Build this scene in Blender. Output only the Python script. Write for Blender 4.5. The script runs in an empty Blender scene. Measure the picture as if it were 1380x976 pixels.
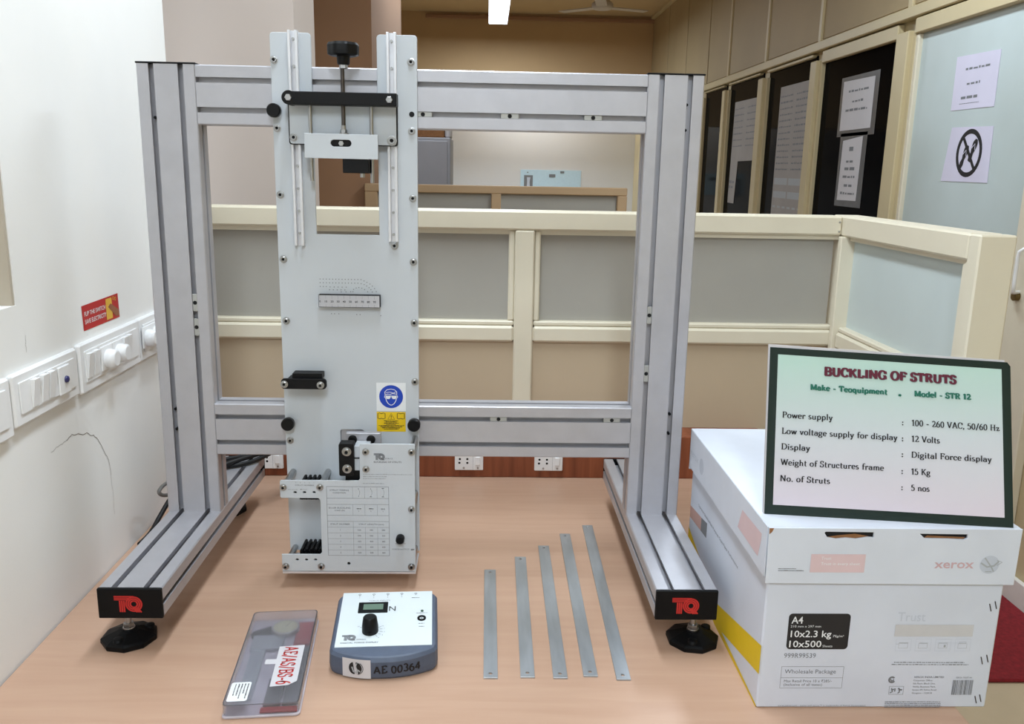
import bpy, bmesh, math, random
from mathutils import Vector, Matrix
random.seed(7)
C = bpy.context.scene.collection
SC = bpy.context.scene

# ------------------------------------------------------------------ camera, world, exposure
cd = bpy.data.cameras.new('camera'); cam = bpy.data.objects.new('camera', cd); C.objects.link(cam)
YAW, PITCH, ROLL, FPX = 0.0319, 0.2216, 0.0191, 1162.5
cy, sy, cp, sp, cr, sr = math.cos(YAW), math.sin(YAW), math.cos(PITCH), math.sin(PITCH), math.cos(ROLL), math.sin(ROLL)
fwd = Vector((sy*cp, cy*cp, -sp)); rgt = Vector((cy, -sy, 0)); up = rgt.cross(fwd)
r2 = cr*rgt + sr*up; u2 = cr*up - sr*rgt
cam.matrix_world = Matrix(((r2.x, u2.x, -fwd.x, 0.1019), (r2.y, u2.y, -fwd.y, -1.1341), (r2.z, u2.z, -fwd.z, 0.6936), (0, 0, 0, 1)))
cd.sensor_width = 36; cd.lens = 36*FPX/1380; cd.clip_start = .02; cd.clip_end = 100
SC.camera = cam
w = bpy.data.worlds.new('world'); SC.world = w; w.use_nodes = True
w.node_tree.nodes['Background'].inputs[0].default_value = (.72, .82, 1, 1)
w.node_tree.nodes['Background'].inputs[1].default_value = .3
SC.view_settings.view_transform = 'Standard'; SC.view_settings.look = 'None'
SC.view_settings.gamma = 1; SC.view_settings.use_curve_mapping = False
SC.view_settings.exposure = 0.3
LAMP_W = 1.14         # overall scale of the fluorescent battens
# x, y, z, length, width, watts, swing: the battens hung below the ceiling, the last four added unseen
LAMPS = [(0.19, 7.45, 2.1, 1.25, .19, 42), (.02, 0.2, 1.95, 1.25, .19, 19), (0.15, -2.2, 1.95, 1.25, .19, 34),
         (-1.3, -.6, 1.5, 1.25, .19, 30), (-.2, 4.4, 2.15, 1.25, .19, 9), (1.15, 1.9, 2.1, 1.25, .19, 20), (0.6, 9.60, 2.2, .5, .19, 20)]  # added and unseen: brighten the column, cabinet, right wall and back wall

# ------------------------------------------------------------------ materials
def lin(c):
    c = c/255
    return c/12.92 if c <= .04045 else ((c+.055)/1.055)**2.4
def rgb(t): return (lin(t[0]), lin(t[1]), lin(t[2]), 1)
MATS = {}
def mat(name, col, rough=.5, metal=0, var=.05, scale=6, bump=0, bscale=300, stretch=(1, 1, 1), col2=None, emit=0, coat=0, trans=0, ior=1.45, aniso=0, spec=.5, distort=0, detail=4):
    m = bpy.data.materials.new(name); m.use_nodes = True; nt = m.node_tree; b = nt.nodes['Principled BSDF']
    b.inputs['Roughness'].default_value = rough; b.inputs['Metallic'].default_value = metal
    b.inputs['Coat Weight'].default_value = coat; b.inputs['Transmission Weight'].default_value = trans; b.inputs['IOR'].default_value = ior
    b.inputs['Specular IOR Level'].default_value = spec
    if aniso: b.inputs['Anisotropic'].default_value = aniso
    tc = nt.nodes.new('ShaderNodeNewGeometry'); mp = nt.nodes.new('ShaderNodeMapping'); mp.inputs['Scale'].default_value = stretch
    nt.links.new(tc.outputs['Position'], mp.inputs['Vector'])
    n = nt.nodes.new('ShaderNodeTexNoise'); n.inputs['Scale'].default_value = scale; n.inputs['Detail'].default_value = detail; n.inputs['Distortion'].default_value = distort
    nt.links.new(mp.outputs[0], n.inputs['Vector'])
    mx = nt.nodes.new('ShaderNodeMix'); mx.data_type = 'RGBA'
    c = rgb(col)
    a = rgb(col2) if col2 else tuple(v*(1-2*var) for v in c[:3])+(1,)
    mx.inputs['A'].default_value = a; mx.inputs['B'].default_value = c if col2 else tuple(min(1, v*(1+.6*var)) for v in c[:3])+(1,)
    rp = nt.nodes.new('ShaderNodeMapRange'); rp.inputs['From Min'].default_value = .3; rp.inputs['From Max'].default_value = .7
    nt.links.new(n.outputs[0], rp.inputs['Value']); nt.links.new(rp.outputs[0], mx.inputs['Factor'])
    nt.links.new(mx.outputs['Result'], b.inputs['Base Color'])
    if bump:
        n2 = nt.nodes.new('ShaderNodeTexNoise'); n2.inputs['Scale'].default_value = bscale; nt.links.new(mp.outputs[0], n2.inputs['Vector'])
        bp = nt.nodes.new('ShaderNodeBump'); bp.inputs['Strength'].default_value = bump; bp.inputs['Distance'].default_value = .002
        nt.links.new(n2.outputs[0], bp.inputs['Height']); nt.links.new(bp.outputs[0], b.inputs['Normal'])
    if emit:
        b.inputs['Emission Color'].default_value = rgb(col); b.inputs['Emission Strength'].default_value = emit
    MATS[name] = m
    return m
def ink(name, col, rough=.6): return mat(name, col, rough, var=.02, scale=40)

M_ALU = mat('anodised_aluminium', (188, 187, 192), .42, .5, var=.03, scale=30, stretch=(1, 1, 1), bump=.02, bscale=900)
M_PLATE = mat('painted_grey_plate', (198, 203, 208), .5, 0, var=.02, scale=9, bump=.01, bscale=500)
M_STEEL = mat('stainless_steel', (176, 176, 176), .28, 1, var=.05, scale=60)
M_STRUT = mat('brushed_strut_steel', (180, 186, 191), .4, .7, var=.08, scale=22, stretch=(3, .5, 1), bump=.02, bscale=500)
M_DARKSTEEL = mat('dark_threaded_steel', (92, 86, 82), .4, .9, var=.1, scale=80)
M_SLIDE = mat('bright_slide_aluminium', (226, 226, 230), .3, .5, var=.04, scale=40)
M_BLACK = mat('black_plastic', (8, 8, 10), .42, 0, spec=.3, var=.15, scale=40, bump=.03, bscale=700)
M_BLACKMET = mat('black_anodised_metal', (6, 6, 8), .5, 0, spec=.3, var=.1, scale=60)
M_CAP = mat('black_end_cap_plastic', (10, 11, 13), .5, 0, spec=.2, var=.1, scale=60, bump=.05, bscale=900)
M_HOLE = mat('dark_hole', (14, 14, 16), .8)
M_RED = ink('logo_red', (186, 38, 34))
M_TABLE = mat('tan_wood_laminate', (195, 160, 136), .38, 0, var=.06, scale=3.5, stretch=(1.2, 14, 1), distort=.6, col2=(187, 151, 127), bump=.01, bscale=900)
M_WOOD = mat('red_brown_wood_veneer', (150, 84, 54), .45, 0, scale=5, stretch=(9, 3, .6), col2=(116, 60, 36), distort=1.0)
M_WALL = mat('cream_white_wall_paint', (240, 239, 236), .7, 0, var=.03, scale=3, bump=.06, bscale=160)
M_WALL2 = mat('pinkish_column_paint', (201, 188, 179), .75, 0, var=.02, scale=2, bump=.03, bscale=120)
M_BEAMSHADE = mat('shade_toned_beam', (196, 164, 122), .75, 0, var=.03, scale=1.5)  # dropped beam: shade above the lamps put into the colour
M_PIER = mat('brown_pier_paint', (166, 128, 98), .75, 0, var=.03, scale=1.5)
M_BACK = mat('off_white_back_wall_paint', (216, 215, 214), .8, 0, var=.02, scale=1.5)
M_CEIL = mat('shade_toned_ceiling', (196, 172, 134), .8, 0, var=.03, scale=1.5)  # cream ceiling toned tan to carry the shade above the battens
M_CREAM = mat('cream_powder_coated_frame', (222, 213, 191), .4, 0, var=.025, scale=7)
M_CREAMW = mat('cream_wall_framing', (200, 184, 146), .45, 0, var=.03, scale=4)
M_TANPANEL = mat('tan_laminate_panel', (194, 175, 148), .5, 0, var=.03, scale=4, bump=.02, bscale=500)
M_UPPANEL = mat('shade_toned_cream_panel', (172, 152, 116), .6, 0, var=.04, scale=2)  # cream of the frames, darkened in colour for the shade high up
M_FARPART = mat('beige_partition_frame', (190, 160, 124), .5, 0, var=.03, scale=4)
M_FROST = mat('frosted_partition_glass', (166, 162, 153), .55, 0, var=.03, scale=5, bump=.02, bscale=300)
M_FROSTR = mat('frosted_return_glass', (196, 206, 204), .5, 0, var=.03, scale=4)
M_FROSTD = mat('frosted_door_glass', (196, 208, 207), .4, 0, scale=1.6, col2=(180, 190, 186))
M_DARKGLASS = mat('black_film_glass', (9, 9, 11), .06, 0, spec=.012, var=.1, scale=3)
M_FLOOR = mat('beige_floor', (196, 178, 150), .5, 0, var=.05, scale=5)
M_CARPET = mat('red_carpet_pile', (132, 28, 36), .95, 0, var=.15, scale=90, bump=.3, bscale=600)
M_WHITE = mat('white_switch_plastic', (238, 238, 238), .32, 0, var=.015, scale=20)
M_SKIRT = mat('white_skirting_paint', (226, 222, 214), .5, 0, var=.03, scale=8)
M_CARD = mat('white_printed_cardboard', (211, 216, 228), .55, 0, var=.03, scale=10, bump=.03, bscale=160)
M_CARDLID = mat('white_lid_cardboard', (214, 219, 230), .55, 0, var=.025, scale=14, bump=.04, bscale=120)
M_KRAFT = mat('brown_corrugated_cardboard', (150, 104, 66), .85, 0, var=.12, scale=60)
M_YELLOW = ink('yellow_print', (224, 190, 24)); M_STICKY = ink('yellow_sticker', (236, 196, 22), .4)
M_INK = ink('black_ink', (26, 24, 26)); M_GREY = ink('grey_ink', (120, 122, 126)); M_LGREY = ink('light_grey_ink', (168, 172, 176)); M_PALE = ink('pale_grey_print', (194, 200, 212))
M_BEIGE = ink('beige_print', (200, 199, 201)); M_PINK = ink('faded_pink_print', (218, 192, 195)); M_SALMON = ink('faded_salmon_print', (204, 172, 176)); M_OPINK = ink('worn_orange_print', (200, 160, 150))
M_LABEL = ink('black_label_print', (32, 32, 36), .5); M_LWHITE = ink('white_print', (232, 234, 236), .5)
M_BLUE = ink('safety_blue', (24, 66, 180), .4)
M_BLUEBOX = mat('slate_blue_plastic', (84, 94, 113), .5, 0, var=.05, scale=60, bump=.05, bscale=1200)
M_FACE = mat('white_face_panel', (218, 226, 229), .4, 0, var=.01, scale=20)
M_LCD = mat('green_grey_lcd', (104, 128, 112), .2, 0, var=.03, scale=30)
M_GREENLED = mat('dull_green_lens', (70, 100, 84), .3)
M_RUBBER = mat('black_cable_rubber', (22, 22, 24), .5, 0, var=.08, scale=60)
M_RUBBER2 = mat('grey_cable_rubber', (110, 106, 102), .45, 0, var=.08, scale=60)
M_STICKRED = ink('red_sticker_print', (186, 30, 32), .4); M_STICKYEL = ink('golden_yellow_print', (224, 176, 60), .4); M_SKIN = ink('brown_hand_print', (150, 92, 62), .4)
M_PAPER = mat('white_notice_paper', (206, 203, 206), .6, 0, var=.03, scale=5)
M_LILAC = mat('lilac_white_paper', (216, 212, 230), .5, 0, var=.03, scale=6)
M_OLDPAPER = mat('greyish_notice_paper', (160, 154, 150), .65, 0, var=.05, scale=5)
M_SLEEVE = mat('clear_plastic_sleeve', (90, 90, 92), .25, 0, var=.05, scale=30)
M_CLEAR = mat('clear_case_plastic', (240, 240, 246), .2, 0, var=.01, trans=.93, ior=1.25)
M_TRAY = mat('grey_case_tray', (196, 188, 196), .4, 0, var=.08, scale=30)
M_REDPOUCH = ink('red_case_insert', (150, 40, 46), .6)
M_DIAL = mat('ivory_dial_face', (196, 192, 164), .5)
M_CABINET = mat('grey_painted_steel', (172, 172, 178), .5, 0, var=.05, scale=3)
M_POSTER = ink('pale_blue_poster', (196, 222, 236), .5)
M_FAN = mat('white_fan_enamel', (200, 190, 180), .5)
M_TUBE = mat('glowing_lamp_diffuser', (225, 240, 255), .5, emit=4)
M_MAROON = ink('maroon_lettering', (98, 28, 50)); M_GREENTXT = ink('dark_green_lettering', (36, 110, 92)); M_SHADOWTXT = ink('grey_lettering_shadow', (120, 116, 124)); M_SHADOWG = ink('pale_green_lettering_shadow', (96, 150, 136))
M_BORDER = ink('green_black_border', (22, 40, 36), .35)
M_CRACK = ink('dark_crack', (92, 80, 68)); M_BRASS = mat('dull_brass', (120, 100, 60), .4, .7)
M_NUT = mat('zinc_slot_nut', (178, 178, 174), .45, .3)

def gradient_paper():
    m = bpy.data.materials.new('mint_to_lilac_print'); m.use_nodes = True; nt = m.node_tree; b = nt.nodes['Principled BSDF']
    b.inputs['Roughness'].default_value = .32
    tc = nt.nodes.new('ShaderNodeTexCoord'); sx = nt.nodes.new('ShaderNodeSeparateXYZ'); nt.links.new(tc.outputs['Generated'], sx.inputs[0])
    n = nt.nodes.new('ShaderNodeTexNoise'); n.inputs['Scale'].default_value = 4; nt.links.new(tc.outputs['Generated'], n.inputs['Vector'])
    ma = nt.nodes.new('ShaderNodeMath'); ma.operation = 'MULTIPLY_ADD'; ma.inputs[1].default_value = .12; nt.links.new(n.outputs[0], ma.inputs[0]); nt.links.new(sx.outputs['Z'], ma.inputs[2])
    r = nt.nodes.new('ShaderNodeValToRGB'); nt.links.new(ma.outputs[0], r.inputs[0])
    e = r.color_ramp.elements; e[0].position = .1; e[0].color = rgb((216, 206, 216)); e[1].position = 1; e[1].color = rgb((186, 215, 205))
    k = e.new(.55); k.color = rgb((206, 212, 217))
    nt.links.new(r.outputs[0], b.inputs['Base Color'])
    return m
M_SIGN = gradient_paper()

# ------------------------------------------------------------------ mesh helpers
O = {}                    # building-space position of every object's origin
ident = lambda x, y, z: (x, y, z)
def FM(x0=0, y0=0, z0=0): return lambda x, y, z: (x0+x, y0-z, z0+y)      # print on a plane that faces the camera (-y)
def LM(x0=0, y0=0, z0=0): return lambda x, y, z: (x0+z, y0+x, z0+y)      # on a plane that faces +x
def RM(x0=0, y0=0, z0=0): return lambda x, y, z: (x0-z, y0-x, z0+y)      # on a plane that faces -x
class MB:
    def __init__(s): s.v = []; s.f = []; s.sm = []; s.lay = 0
    def up(s): s.lay = (s.lay+1) % 30; return s.lay*1e-5      # each printed shape a hair above the last
    def add(s, vs, fs, f=ident, smooth=False):
        k = len(s.v); s.v += [f(*p) for p in vs]; s.f += [tuple(k+i for i in q) for q in fs]; s.sm += [smooth]*len(fs); return s
    def box(s, a, b, bev=0, f=ident, seg=1):
        if not bev:
            x0, y0, z0 = a; x1, y1, z1 = b
            return s.add([(x0, y0, z0), (x1, y0, z0), (x1, y1, z0), (x0, y1, z0), (x0, y0, z1), (x1, y0, z1), (x1, y1, z1), (x0, y1, z1)],
                         [(0, 3, 2, 1), (4, 5, 6, 7), (0, 1, 5, 4), (1, 2, 6, 5), (2, 3, 7, 6), (3, 0, 4, 7)], f)
        bm = bmesh.new(); bmesh.ops.create_cube(bm, size=1)
        for v in bm.verts: v.co = Vector(((a[0]+b[0])/2+v.co.x*(b[0]-a[0]), (a[1]+b[1])/2+v.co.y*(b[1]-a[1]), (a[2]+b[2])/2+v.co.z*(b[2]-a[2])))
        bmesh.ops.bevel(bm, geom=bm.edges[:], offset=bev, segments=seg, profile=.5, affect='EDGES')
        return s.bm(bm, f)
    def bm(s, bm, f=ident, smooth=False):
        bm.verts.index_update(); s.add([tuple(v.co) for v in bm.verts], [tuple(v.index for v in q.verts) for q in bm.faces], f, smooth); bm.free(); return s
    def lathe(s, prof, n=20, f=ident, smooth=True, ax=None):      # prof: (radius, height) along local z
        vs, fs = [], []
        for r, h in prof:
            for i in range(n):
                a = 2*math.pi*i/n; vs.append((r*math.cos(a), r*math.sin(a), h))
        m = len(prof)
        for j in range(m-1):
            for i in range(n): fs.append((j*n+i, j*n+(i+1) % n, (j+1)*n+(i+1) % n, (j+1)*n+i))
        s.add(vs, fs, f, smooth)
        if prof[0][0] > 0: s.add(vs[:n], [tuple(range(n-1, -1, -1))], f)
        if prof[-1][0] > 0: s.add(vs[-n:], [tuple(range(n))], f)
        return s
    def cyl(s, p0, p1, r, n=14, smooth=True, r1=None):
        p0 = Vector(p0); p1 = Vector(p1); d = p1-p0; q = d.to_track_quat('Z', 'Y')
        return s.lathe([(r, 0), (r if r1 is None else r1, d.length)], n, lambda x, y, z: tuple(p0+q @ Vector((x, y, z))), smooth)
    def tube(s, pts, r, n=8):
        pts = [Vector(p) for p in pts]; vs, fs = [], []; nrm = None
        for i, p in enumerate(pts):
            t = (pts[min(i+1, len(pts)-1)]-pts[max(i-1, 0)]).normalized()
            nrm = (nrm - t*nrm.dot(t)).normalized() if nrm is not None else t.orthogonal().normalized()
            b = t.cross(nrm)
            for k in range(n):
                a = 2*math.pi*k/n; vs.append(tuple(p+(nrm*math.cos(a)+b*math.sin(a))*r))
        for i in range(len(pts)-1):
            for k in range(n): fs.append((i*n+k, i*n+(k+1) % n, (i+1)*n+(k+1) % n, (i+1)*n+k))
        fs2 = [tuple(range(n-1, -1, -1)), tuple(range((len(pts)-1)*n, len(pts)*n))]
        s.add(vs, fs, ident, True); s.add(vs, fs2)
        return s
    def prism(s, poly, z0, z1, f=ident):
        n = len(poly); vs = [(x, y, z0) for x, y in poly]+[(x, y, z1) for x, y in poly]
        return s.add(vs, [tuple(range(n-1, -1, -1)), tuple(range(n, 2*n))]+[(i, (i+1) % n, n+(i+1) % n, n+i) for i in range(n)], f)
    def flat(s, poly, f=ident, z=0):
        z += s.up(); return s.add([(x, y, z) for x, y in poly], [tuple(range(len(poly)))], f)
    def rect(s, x0, y0, x1, y1, f=ident, z=0): return s.flat([(x0, y0), (x1, y0), (x1, y1), (x0, y1)], f, z)
    def frame(s, x0, y0, x1, y1, t, f=ident, z=0):
        s.rect(x0, y0, x1, y0+t, f, z); s.rect(x0, y1-t, x1, y1, f, z); s.rect(x0, y0+t, x0+t, y1-t, f, z); return s.rect(x1-t, y0+t, x1, y1-t, f, z)
    def disc(s, x, y, r, f=ident, z=0, n=18, ry=None): return s.flat([(x+r*math.cos(2*math.pi*i/n), y+(ry or r)*math.sin(2*math.pi*i/n)) for i in range(n)], f, z)
    def ring(s, x, y, r0, r1, f=ident, z=0, a0=0, a1=360, n=28, ky=1):
        vs, fs = [], []; z += s.up()
        for i in range(n+1):
            a = math.radians(a0+(a1-a0)*i/n); vs += [(x+r0*math.cos(a), y+ky*r0*math.sin(a), z), (x+r1*math.cos(a), y+ky*r1*math.sin(a), z)]
        for i in range(n): fs.append((2*i, 2*i+1, 2*i+3, 2*i+2))
        return s.add(vs, fs, f)
    def curve(s, polys, depth, f=ident, bev=0):       # filled outline with holes; spans z 0..depth
        c = bpy.data.curves.new('c', 'CURVE'); c.dimensions = '2D'; c.fill_mode = 'BOTH'; c.extrude = depth/2-bev; c.bevel_depth = bev; c.bevel_resolution = 0; c.offset = -bev
        for p in polys:
            sp_ = c.splines.new('POLY'); sp_.points.add(len(p)-1); sp_.use_cyclic_u = True
            for q, (x, y) in zip(sp_.points, p): q.co = (x, y, 0, 1)
        return s.fromcurve(c, lambda x, y, z: f(x, y, z+depth/2))
    def fromcurve(s, c, f):
        o = bpy.data.objects.new('c', c); C.objects.link(o); bpy.context.view_layer.update()
        me = bpy.data.meshes.new_from_object(o.evaluated_get(bpy.context.evaluated_depsgraph_get()))
        s.add([tuple(v.co) for v in me.vertices], [tuple(p.vertices) for p in me.polygons], f)
        bpy.data.objects.remove(o); bpy.data.curves.remove(c); bpy.data.meshes.remove(me); return s
    def text(s, t, x, y, h, f=ident, z=0, width=None, align='LEFT', bold=0, shear=0, rot=0):   # h: cap height
        c = bpy.data.curves.new('t', 'FONT'); c.body = t; c.size = h/.73; c.offset = bold*h; c.shear = shear; c.resolution_u = 2
        o = bpy.data.objects.new('t', c); C.objects.link(o); bpy.context.view_layer.update()
        me = bpy.data.meshes.new_from_object(o.evaluated_get(bpy.context.evaluated_depsgraph_get()))
        xs = [v.co.x for v in me.vertices] or [0]; x0, x1 = min(xs), max(xs); k = width/(x1-x0) if width else 1
        off = {'LEFT': 0, 'CENTER': -(x1-x0)*k/2, 'RIGHT': -(x1-x0)*k}[align]; ca, sa = math.cos(rot), math.sin(rot)
        def g(X, Y, Z):
            X = (X-x0)*k+off; return f(x+X*ca-Y*sa, y+X*sa+Y*ca, z)
        s.add([tuple(v.co) for v in me.vertices], [tuple(p.vertices) for p in me.polygons], g)
        bpy.data.objects.remove(o); bpy.data.curves.remove(c); bpy.data.meshes.remove(me); return s
    def stroke(s, pts, wd, f=ident, z=0, thin=None, closed=False):
        n = len(pts); vs, fs = [], []; z += s.up()
        for i, (x, y) in enumerate(pts):
            a = pts[(i-1) % n] if closed else pts[max(i-1, 0)]; b = pts[(i+1) % n] if closed else pts[min(i+1, n-1)]
            tx, ty = b[0]-a[0], b[1]-a[1]; l = math.hypot(tx, ty) or 1; tx /= l; ty /= l
            h = wd/2 if thin is None else thin/2+(wd-thin)/2*abs(ty)**1.3
            vs += [(x-ty*h, y+tx*h, z), (x+ty*h, y-tx*h, z)]
        for i in range(n if closed else n-1):
            j = (i+1) % n; fs.append((2*i, 2*i+1, 2*j+1, 2*j))
        return s.add(vs, fs, f)
    def scribble(s, x0, x1, y, h, f, z=0, gap=.25, seed=1):   # a line of print too small to read: short word-length dashes
        r = random.Random(seed); x = x0
        while x < x1-h*.5:
            l = min(r.uniform(1.2, 4.5)*h, x1-x); s.rect(x, y, x+l, y+h*r.uniform(.6, 1), f, z); x += l+h*gap*3
        return s

def build(name, mb, m, parent=None, label=None, kind=None, cat=None, group=None, mats=None):
    xs = [v[0] for v in mb.v]; ys = [v[1] for v in mb.v]; zs = [v[2] for v in mb.v]
    c = Vector(((min(xs)+max(xs))/2, (min(ys)+max(ys))/2, (min(zs)+max(zs))/2 if parent is not None else min(zs)))
    me = bpy.data.meshes.new(name); me.from_pydata([tuple(Vector(v)-c) for v in mb.v], [], mb.f)
    me.polygons.foreach_set('use_smooth', mb.sm); me.materials.append(m); me.update()
    o = bpy.data.objects.new(name, me); C.objects.link(o)
    o.location = c - (O[parent] if parent is not None else Vector((0, 0, 0))); O[o] = c
    if parent is not None: o.parent = parent
    if kind: o['kind'] = kind
    tagp(o, label, cat, group)
    return o
def tagp(o, label, cat=None, group=None):
    if label: o['label'] = label
    if cat: o['category'] = cat
    if group: o['group'] = group
def thing(name, label, cat, loc, rot=0, group=None, local=False, kind=None):
    o = bpy.data.objects.new(name, None); o.empty_display_size = .02; C.objects.link(o); o.location = loc; o.rotation_euler = (0, 0, rot)
    tagp(o, label, cat, group); O[o] = Vector((0, 0, 0)) if local else Vector(loc)
    if kind: o['kind'] = kind
    return o
def copy_part(src, parent, delta=(0, 0, 0)):
    c = src.copy(); C.objects.link(c); c.parent = parent; c.location = src.location+Vector(delta); O[c] = O[src]+Vector(delta)
    for g in src.children: copy_part(g, c)
    return c
def ellipse_pts(cx, cy_, rx, ry, a0, a1, n=None):
    n = n or max(6, int(abs(a1-a0)/18)); return [(cx+rx*math.cos(math.radians(a0+(a1-a0)*i/n)), cy_+ry*math.sin(math.radians(a0+(a1-a0)*i/n))) for i in range(n+1)]
def rrect(x0, y0, x1, y1, r, n=4):
    p = []
    for cx, cy_, a in ((x1-r, y1-r, 0), (x0+r, y1-r, 90), (x0+r, y0+r, 180), (x1-r, y0+r, 270)): p += ellipse_pts(cx, cy_, r, r, a, a+90, n)
    return p
def circ(x, y, r, n=14): return [(x+r*math.cos(2*math.pi*i/n), y+r*math.sin(2*math.pi*i/n)) for i in range(n)]

# a drawn letter set with thick uprights, thin cross strokes and serifs (for the sign and the hand lettering)
def _g():
    A = lambda *a: ('A',)+a
    L = lambda *a: ('L',)+a
    S = lambda *a: ('S',)+a
    D = lambda *a: ('D',)+a
    G = {}
    G['A'] = (.82, L(.08, 0, .40, 1), L(.40, 1, .74, 0), L(.2, .34, .6, .34), S(.08, 0), S(.74, 0))
    G['B'] = (.74, L(.16, 0, .16, 1), L(.05, .97, .42, .97), A(.42, .74, .2, .23, 90, -90), L(.16, .51, .42, .51), A(.42, .27, .24, .245, 90, -90), L(.05, .03, .42, .03))
    G['C'] = (.76, A(.42, .5, .34, .5, 35, 325), L(.70, .62, .70, .96))
    G['D'] = (.84, L(.17, 0, .17, 1), L(.05, .97, .36, .97), A(.36, .5, .40, .47, 90, -90), L(.05, .03, .36, .03))
    G['E'] = (.68, L(.17, 0, .17, 1), L(.05, .97, .6, .97), L(.6, .97, .6, .78), L(.17, .52, .48, .52), L(.05, .03, .62, .03), L(.62, .03, .62, .24))
    G['F'] = (.66, L(.17, 0, .17, 1), L(.05, .97, .6, .97), L(.6, .97, .6, .75), L(.17, .52, .46, .52), L(.46, .62, .46, .42), S(.17, 0))
    G['G'] = (.82, A(.42, .5, .34, .5, 40, 330), L(.70, .66, .70, .96), L(.71, .38, .71, .05), L(.5, .40, .8, .40))
    G['H'] = (.88, L(.17, 0, .17, 1), L(.69, 0, .69, 1), L(.17, .52, .69, .52), S(.17, 0), S(.69, 0), S(.17, 1), S(.69, 1))
    G['I'] = (.40, L(.2, 0, .2, 1), S(.2, 0), S(.2, 1))
    G['K'] = (.82, L(.17, 0, .17, 1), L(.2, .40, .68, .98), L(.36, .58, .72, 0), S(.17, 0), S(.17, 1), S(.74, 0), S(.66, 1))
    G['L'] = (.68, L(.17, 0, .17, 1), S(.17, 1), L(.05, .03, .6, .03), L(.61, .03, .61, .28))
    G['M'] = (1.0, L(.14, 0, .14, 1), L(.16, 1, .49, .08), L(.49, .08, .82, 1), L(.84, 0, .84, 1), S(.14, 0), S(.84, 0), S(.12, 1, .16), S(.86, 1, .16))
    G['N'] = (.88, L(.14, 0, .14, 1), L(.14, 1, .70, .02), L(.70, 0, .70, 1), S(.14, 0), S(.70, 1), S(.1, 1, .16))
    G['O'] = (.86, A(.43, .5, .35, .5, 0, 360))
    G['P'] = (.70, L(.17, 0, .17, 1), L(.05, .97, .40, .97), A(.40, .72, .22, .25, 90, -90), L(.17, .47, .4, .47), S(.17, 0))
    G['R'] = (.78, L(.17, 0, .17, 1), L(.05, .97, .40, .97), A(.40, .74, .2, .23, 90, -90), L(.17, .51, .4, .51), L(.4, .5, .68, 0), S(.17, 0), S(.72, 0, .14))
    G['S'] = (.62, A(.30, .75, .2, .25, 20, 250), A(.30, .26, .23, .26, 95, -160), L(.5, .75, .5, .98), L(.08, .02, .08, .28))
    G['T'] = (.74, L(.37, 0, .37, 1), L(.05, .97, .69, .97), L(.06, .97, .06, .74), L(.68, .97, .68, .74), S(.37, 0))
    G['U'] = (.84, L(.16, 1, .16, .3), A(.42, .3, .26, .30, 180, 360), L(.68, 1, .68, .3), S(.16, 1), S(.68, 1))
    G['V'] = (.78, L(.07, 1, .38, 0), L(.38, 0, .70, 1), S(.08, 1), S(.70, 1))
    G['W'] = (1.1, L(.07, 1, .32, 0), L(.32, 0, .55, .9), L(.55, .9, .78, 0), L(.78, 0, 1.02, 1), S(.08, 1), S(.54, 1), S(1.02, 1))
    G['a'] = (.60, A(.28, .42, .19, .19, 165, 0), L(.47, .42, .47, .05), A(.27, .19, .19, .19, 0, 360), L(.47, .04, .58, .03))
    G['c'] = (.54, A(.29, .31, .22, .31, 45, 320), D(.44, .48))
    G['x'] = (.60, L(.09, .6, .50, 0), L(.48, .6, .08, 0), S(.10, .6), S(.48, .6), S(.09, 0), S(.50, 0))
    G['b'] = (.64, L(.14, 1, .14, .04), A(.35, .31, .21, .31, 0, 360))
    G['d'] = (.64, A(.29, .31, .22, .31, 0, 360), L(.50, 1, .50, 0), S(.45, 1, .16), S(.55, 0, .16))
    G['e'] = (.56, A(.29, .31, .22, .31, 5, 320), L(.08, .34, .51, .34))
    G['f'] = (.42, L(.2, 0, .2, .78), A(.36, .78, .16, .2, 180, 40), L(.05, .59, .42, .59), S(.2, 0))
    G['g'] = (.60, A(.27, .40, .19, .21, 0, 360), A(.28, -.12, .24, .16, 0, 360), L(.40, .54, .58, .60), L(.13, .22, .15, .03))
    G['h'] = (.68, L(.15, 1, .15, 0), A(.34, .40, .18, .21, 180, 0), L(.52, .4, .52, 0), S(.15, 0), S(.53, 0), S(.1, 1, .14))
    G['i'] = (.32, L(.16, .6, .16, 0), D(.16, .84), S(.16, 0), S(.1, .6, .14))
    G['k'] = (.66, L(.15, 1, .15, 0), L(.17, .26, .48, .6), L(.28, .38, .56, 0), S(.15, 0), S(.57, 0), S(.1, 1, .14), S(.47, .6))
    G['l'] = (.32, L(.16, 1, .16, 0), S(.16, 0), S(.1, 1, .14))
    G['m'] = (1.0, L(.15, .6, .15, 0), A(.33, .4, .17, .21, 180, 0), L(.5, .4, .5, 0), A(.68, .4, .17, .21, 180, 0), L(.85, .4, .85, 0), S(.15, 0), S(.5, 0), S(.86, 0), S(.09, .6, .14))
    G['n'] = (.68, L(.15, .6, .15, 0), A(.34, .40, .18, .21, 180, 0), L(.52, .4, .52, 0), S(.15, 0), S(.53, 0), S(.09, .6, .14))
    G['o'] = (.62, A(.31, .31, .24, .31, 0, 360))
    G['p'] = (.66, L(.15, .6, .15, -.3), A(.36, .31, .21, .31, 0, 360), S(.15, -.3), S(.09, .6, .14))
    G['q'] = (.66, A(.29, .31, .21, .31, 0, 360), L(.5, .6, .5, -.3), S(.5, -.3))
    G['r'] = (.50, L(.15, .6, .15, 0), A(.34, .40, .18, .2, 180, 55), D(.43, .53), S(.16, 0), S(.09, .6, .14))
    G['s'] = (.48, A(.24, .46, .14, .15, 30, 260), A(.23, .16, .17, .16, 95, -160))
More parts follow.
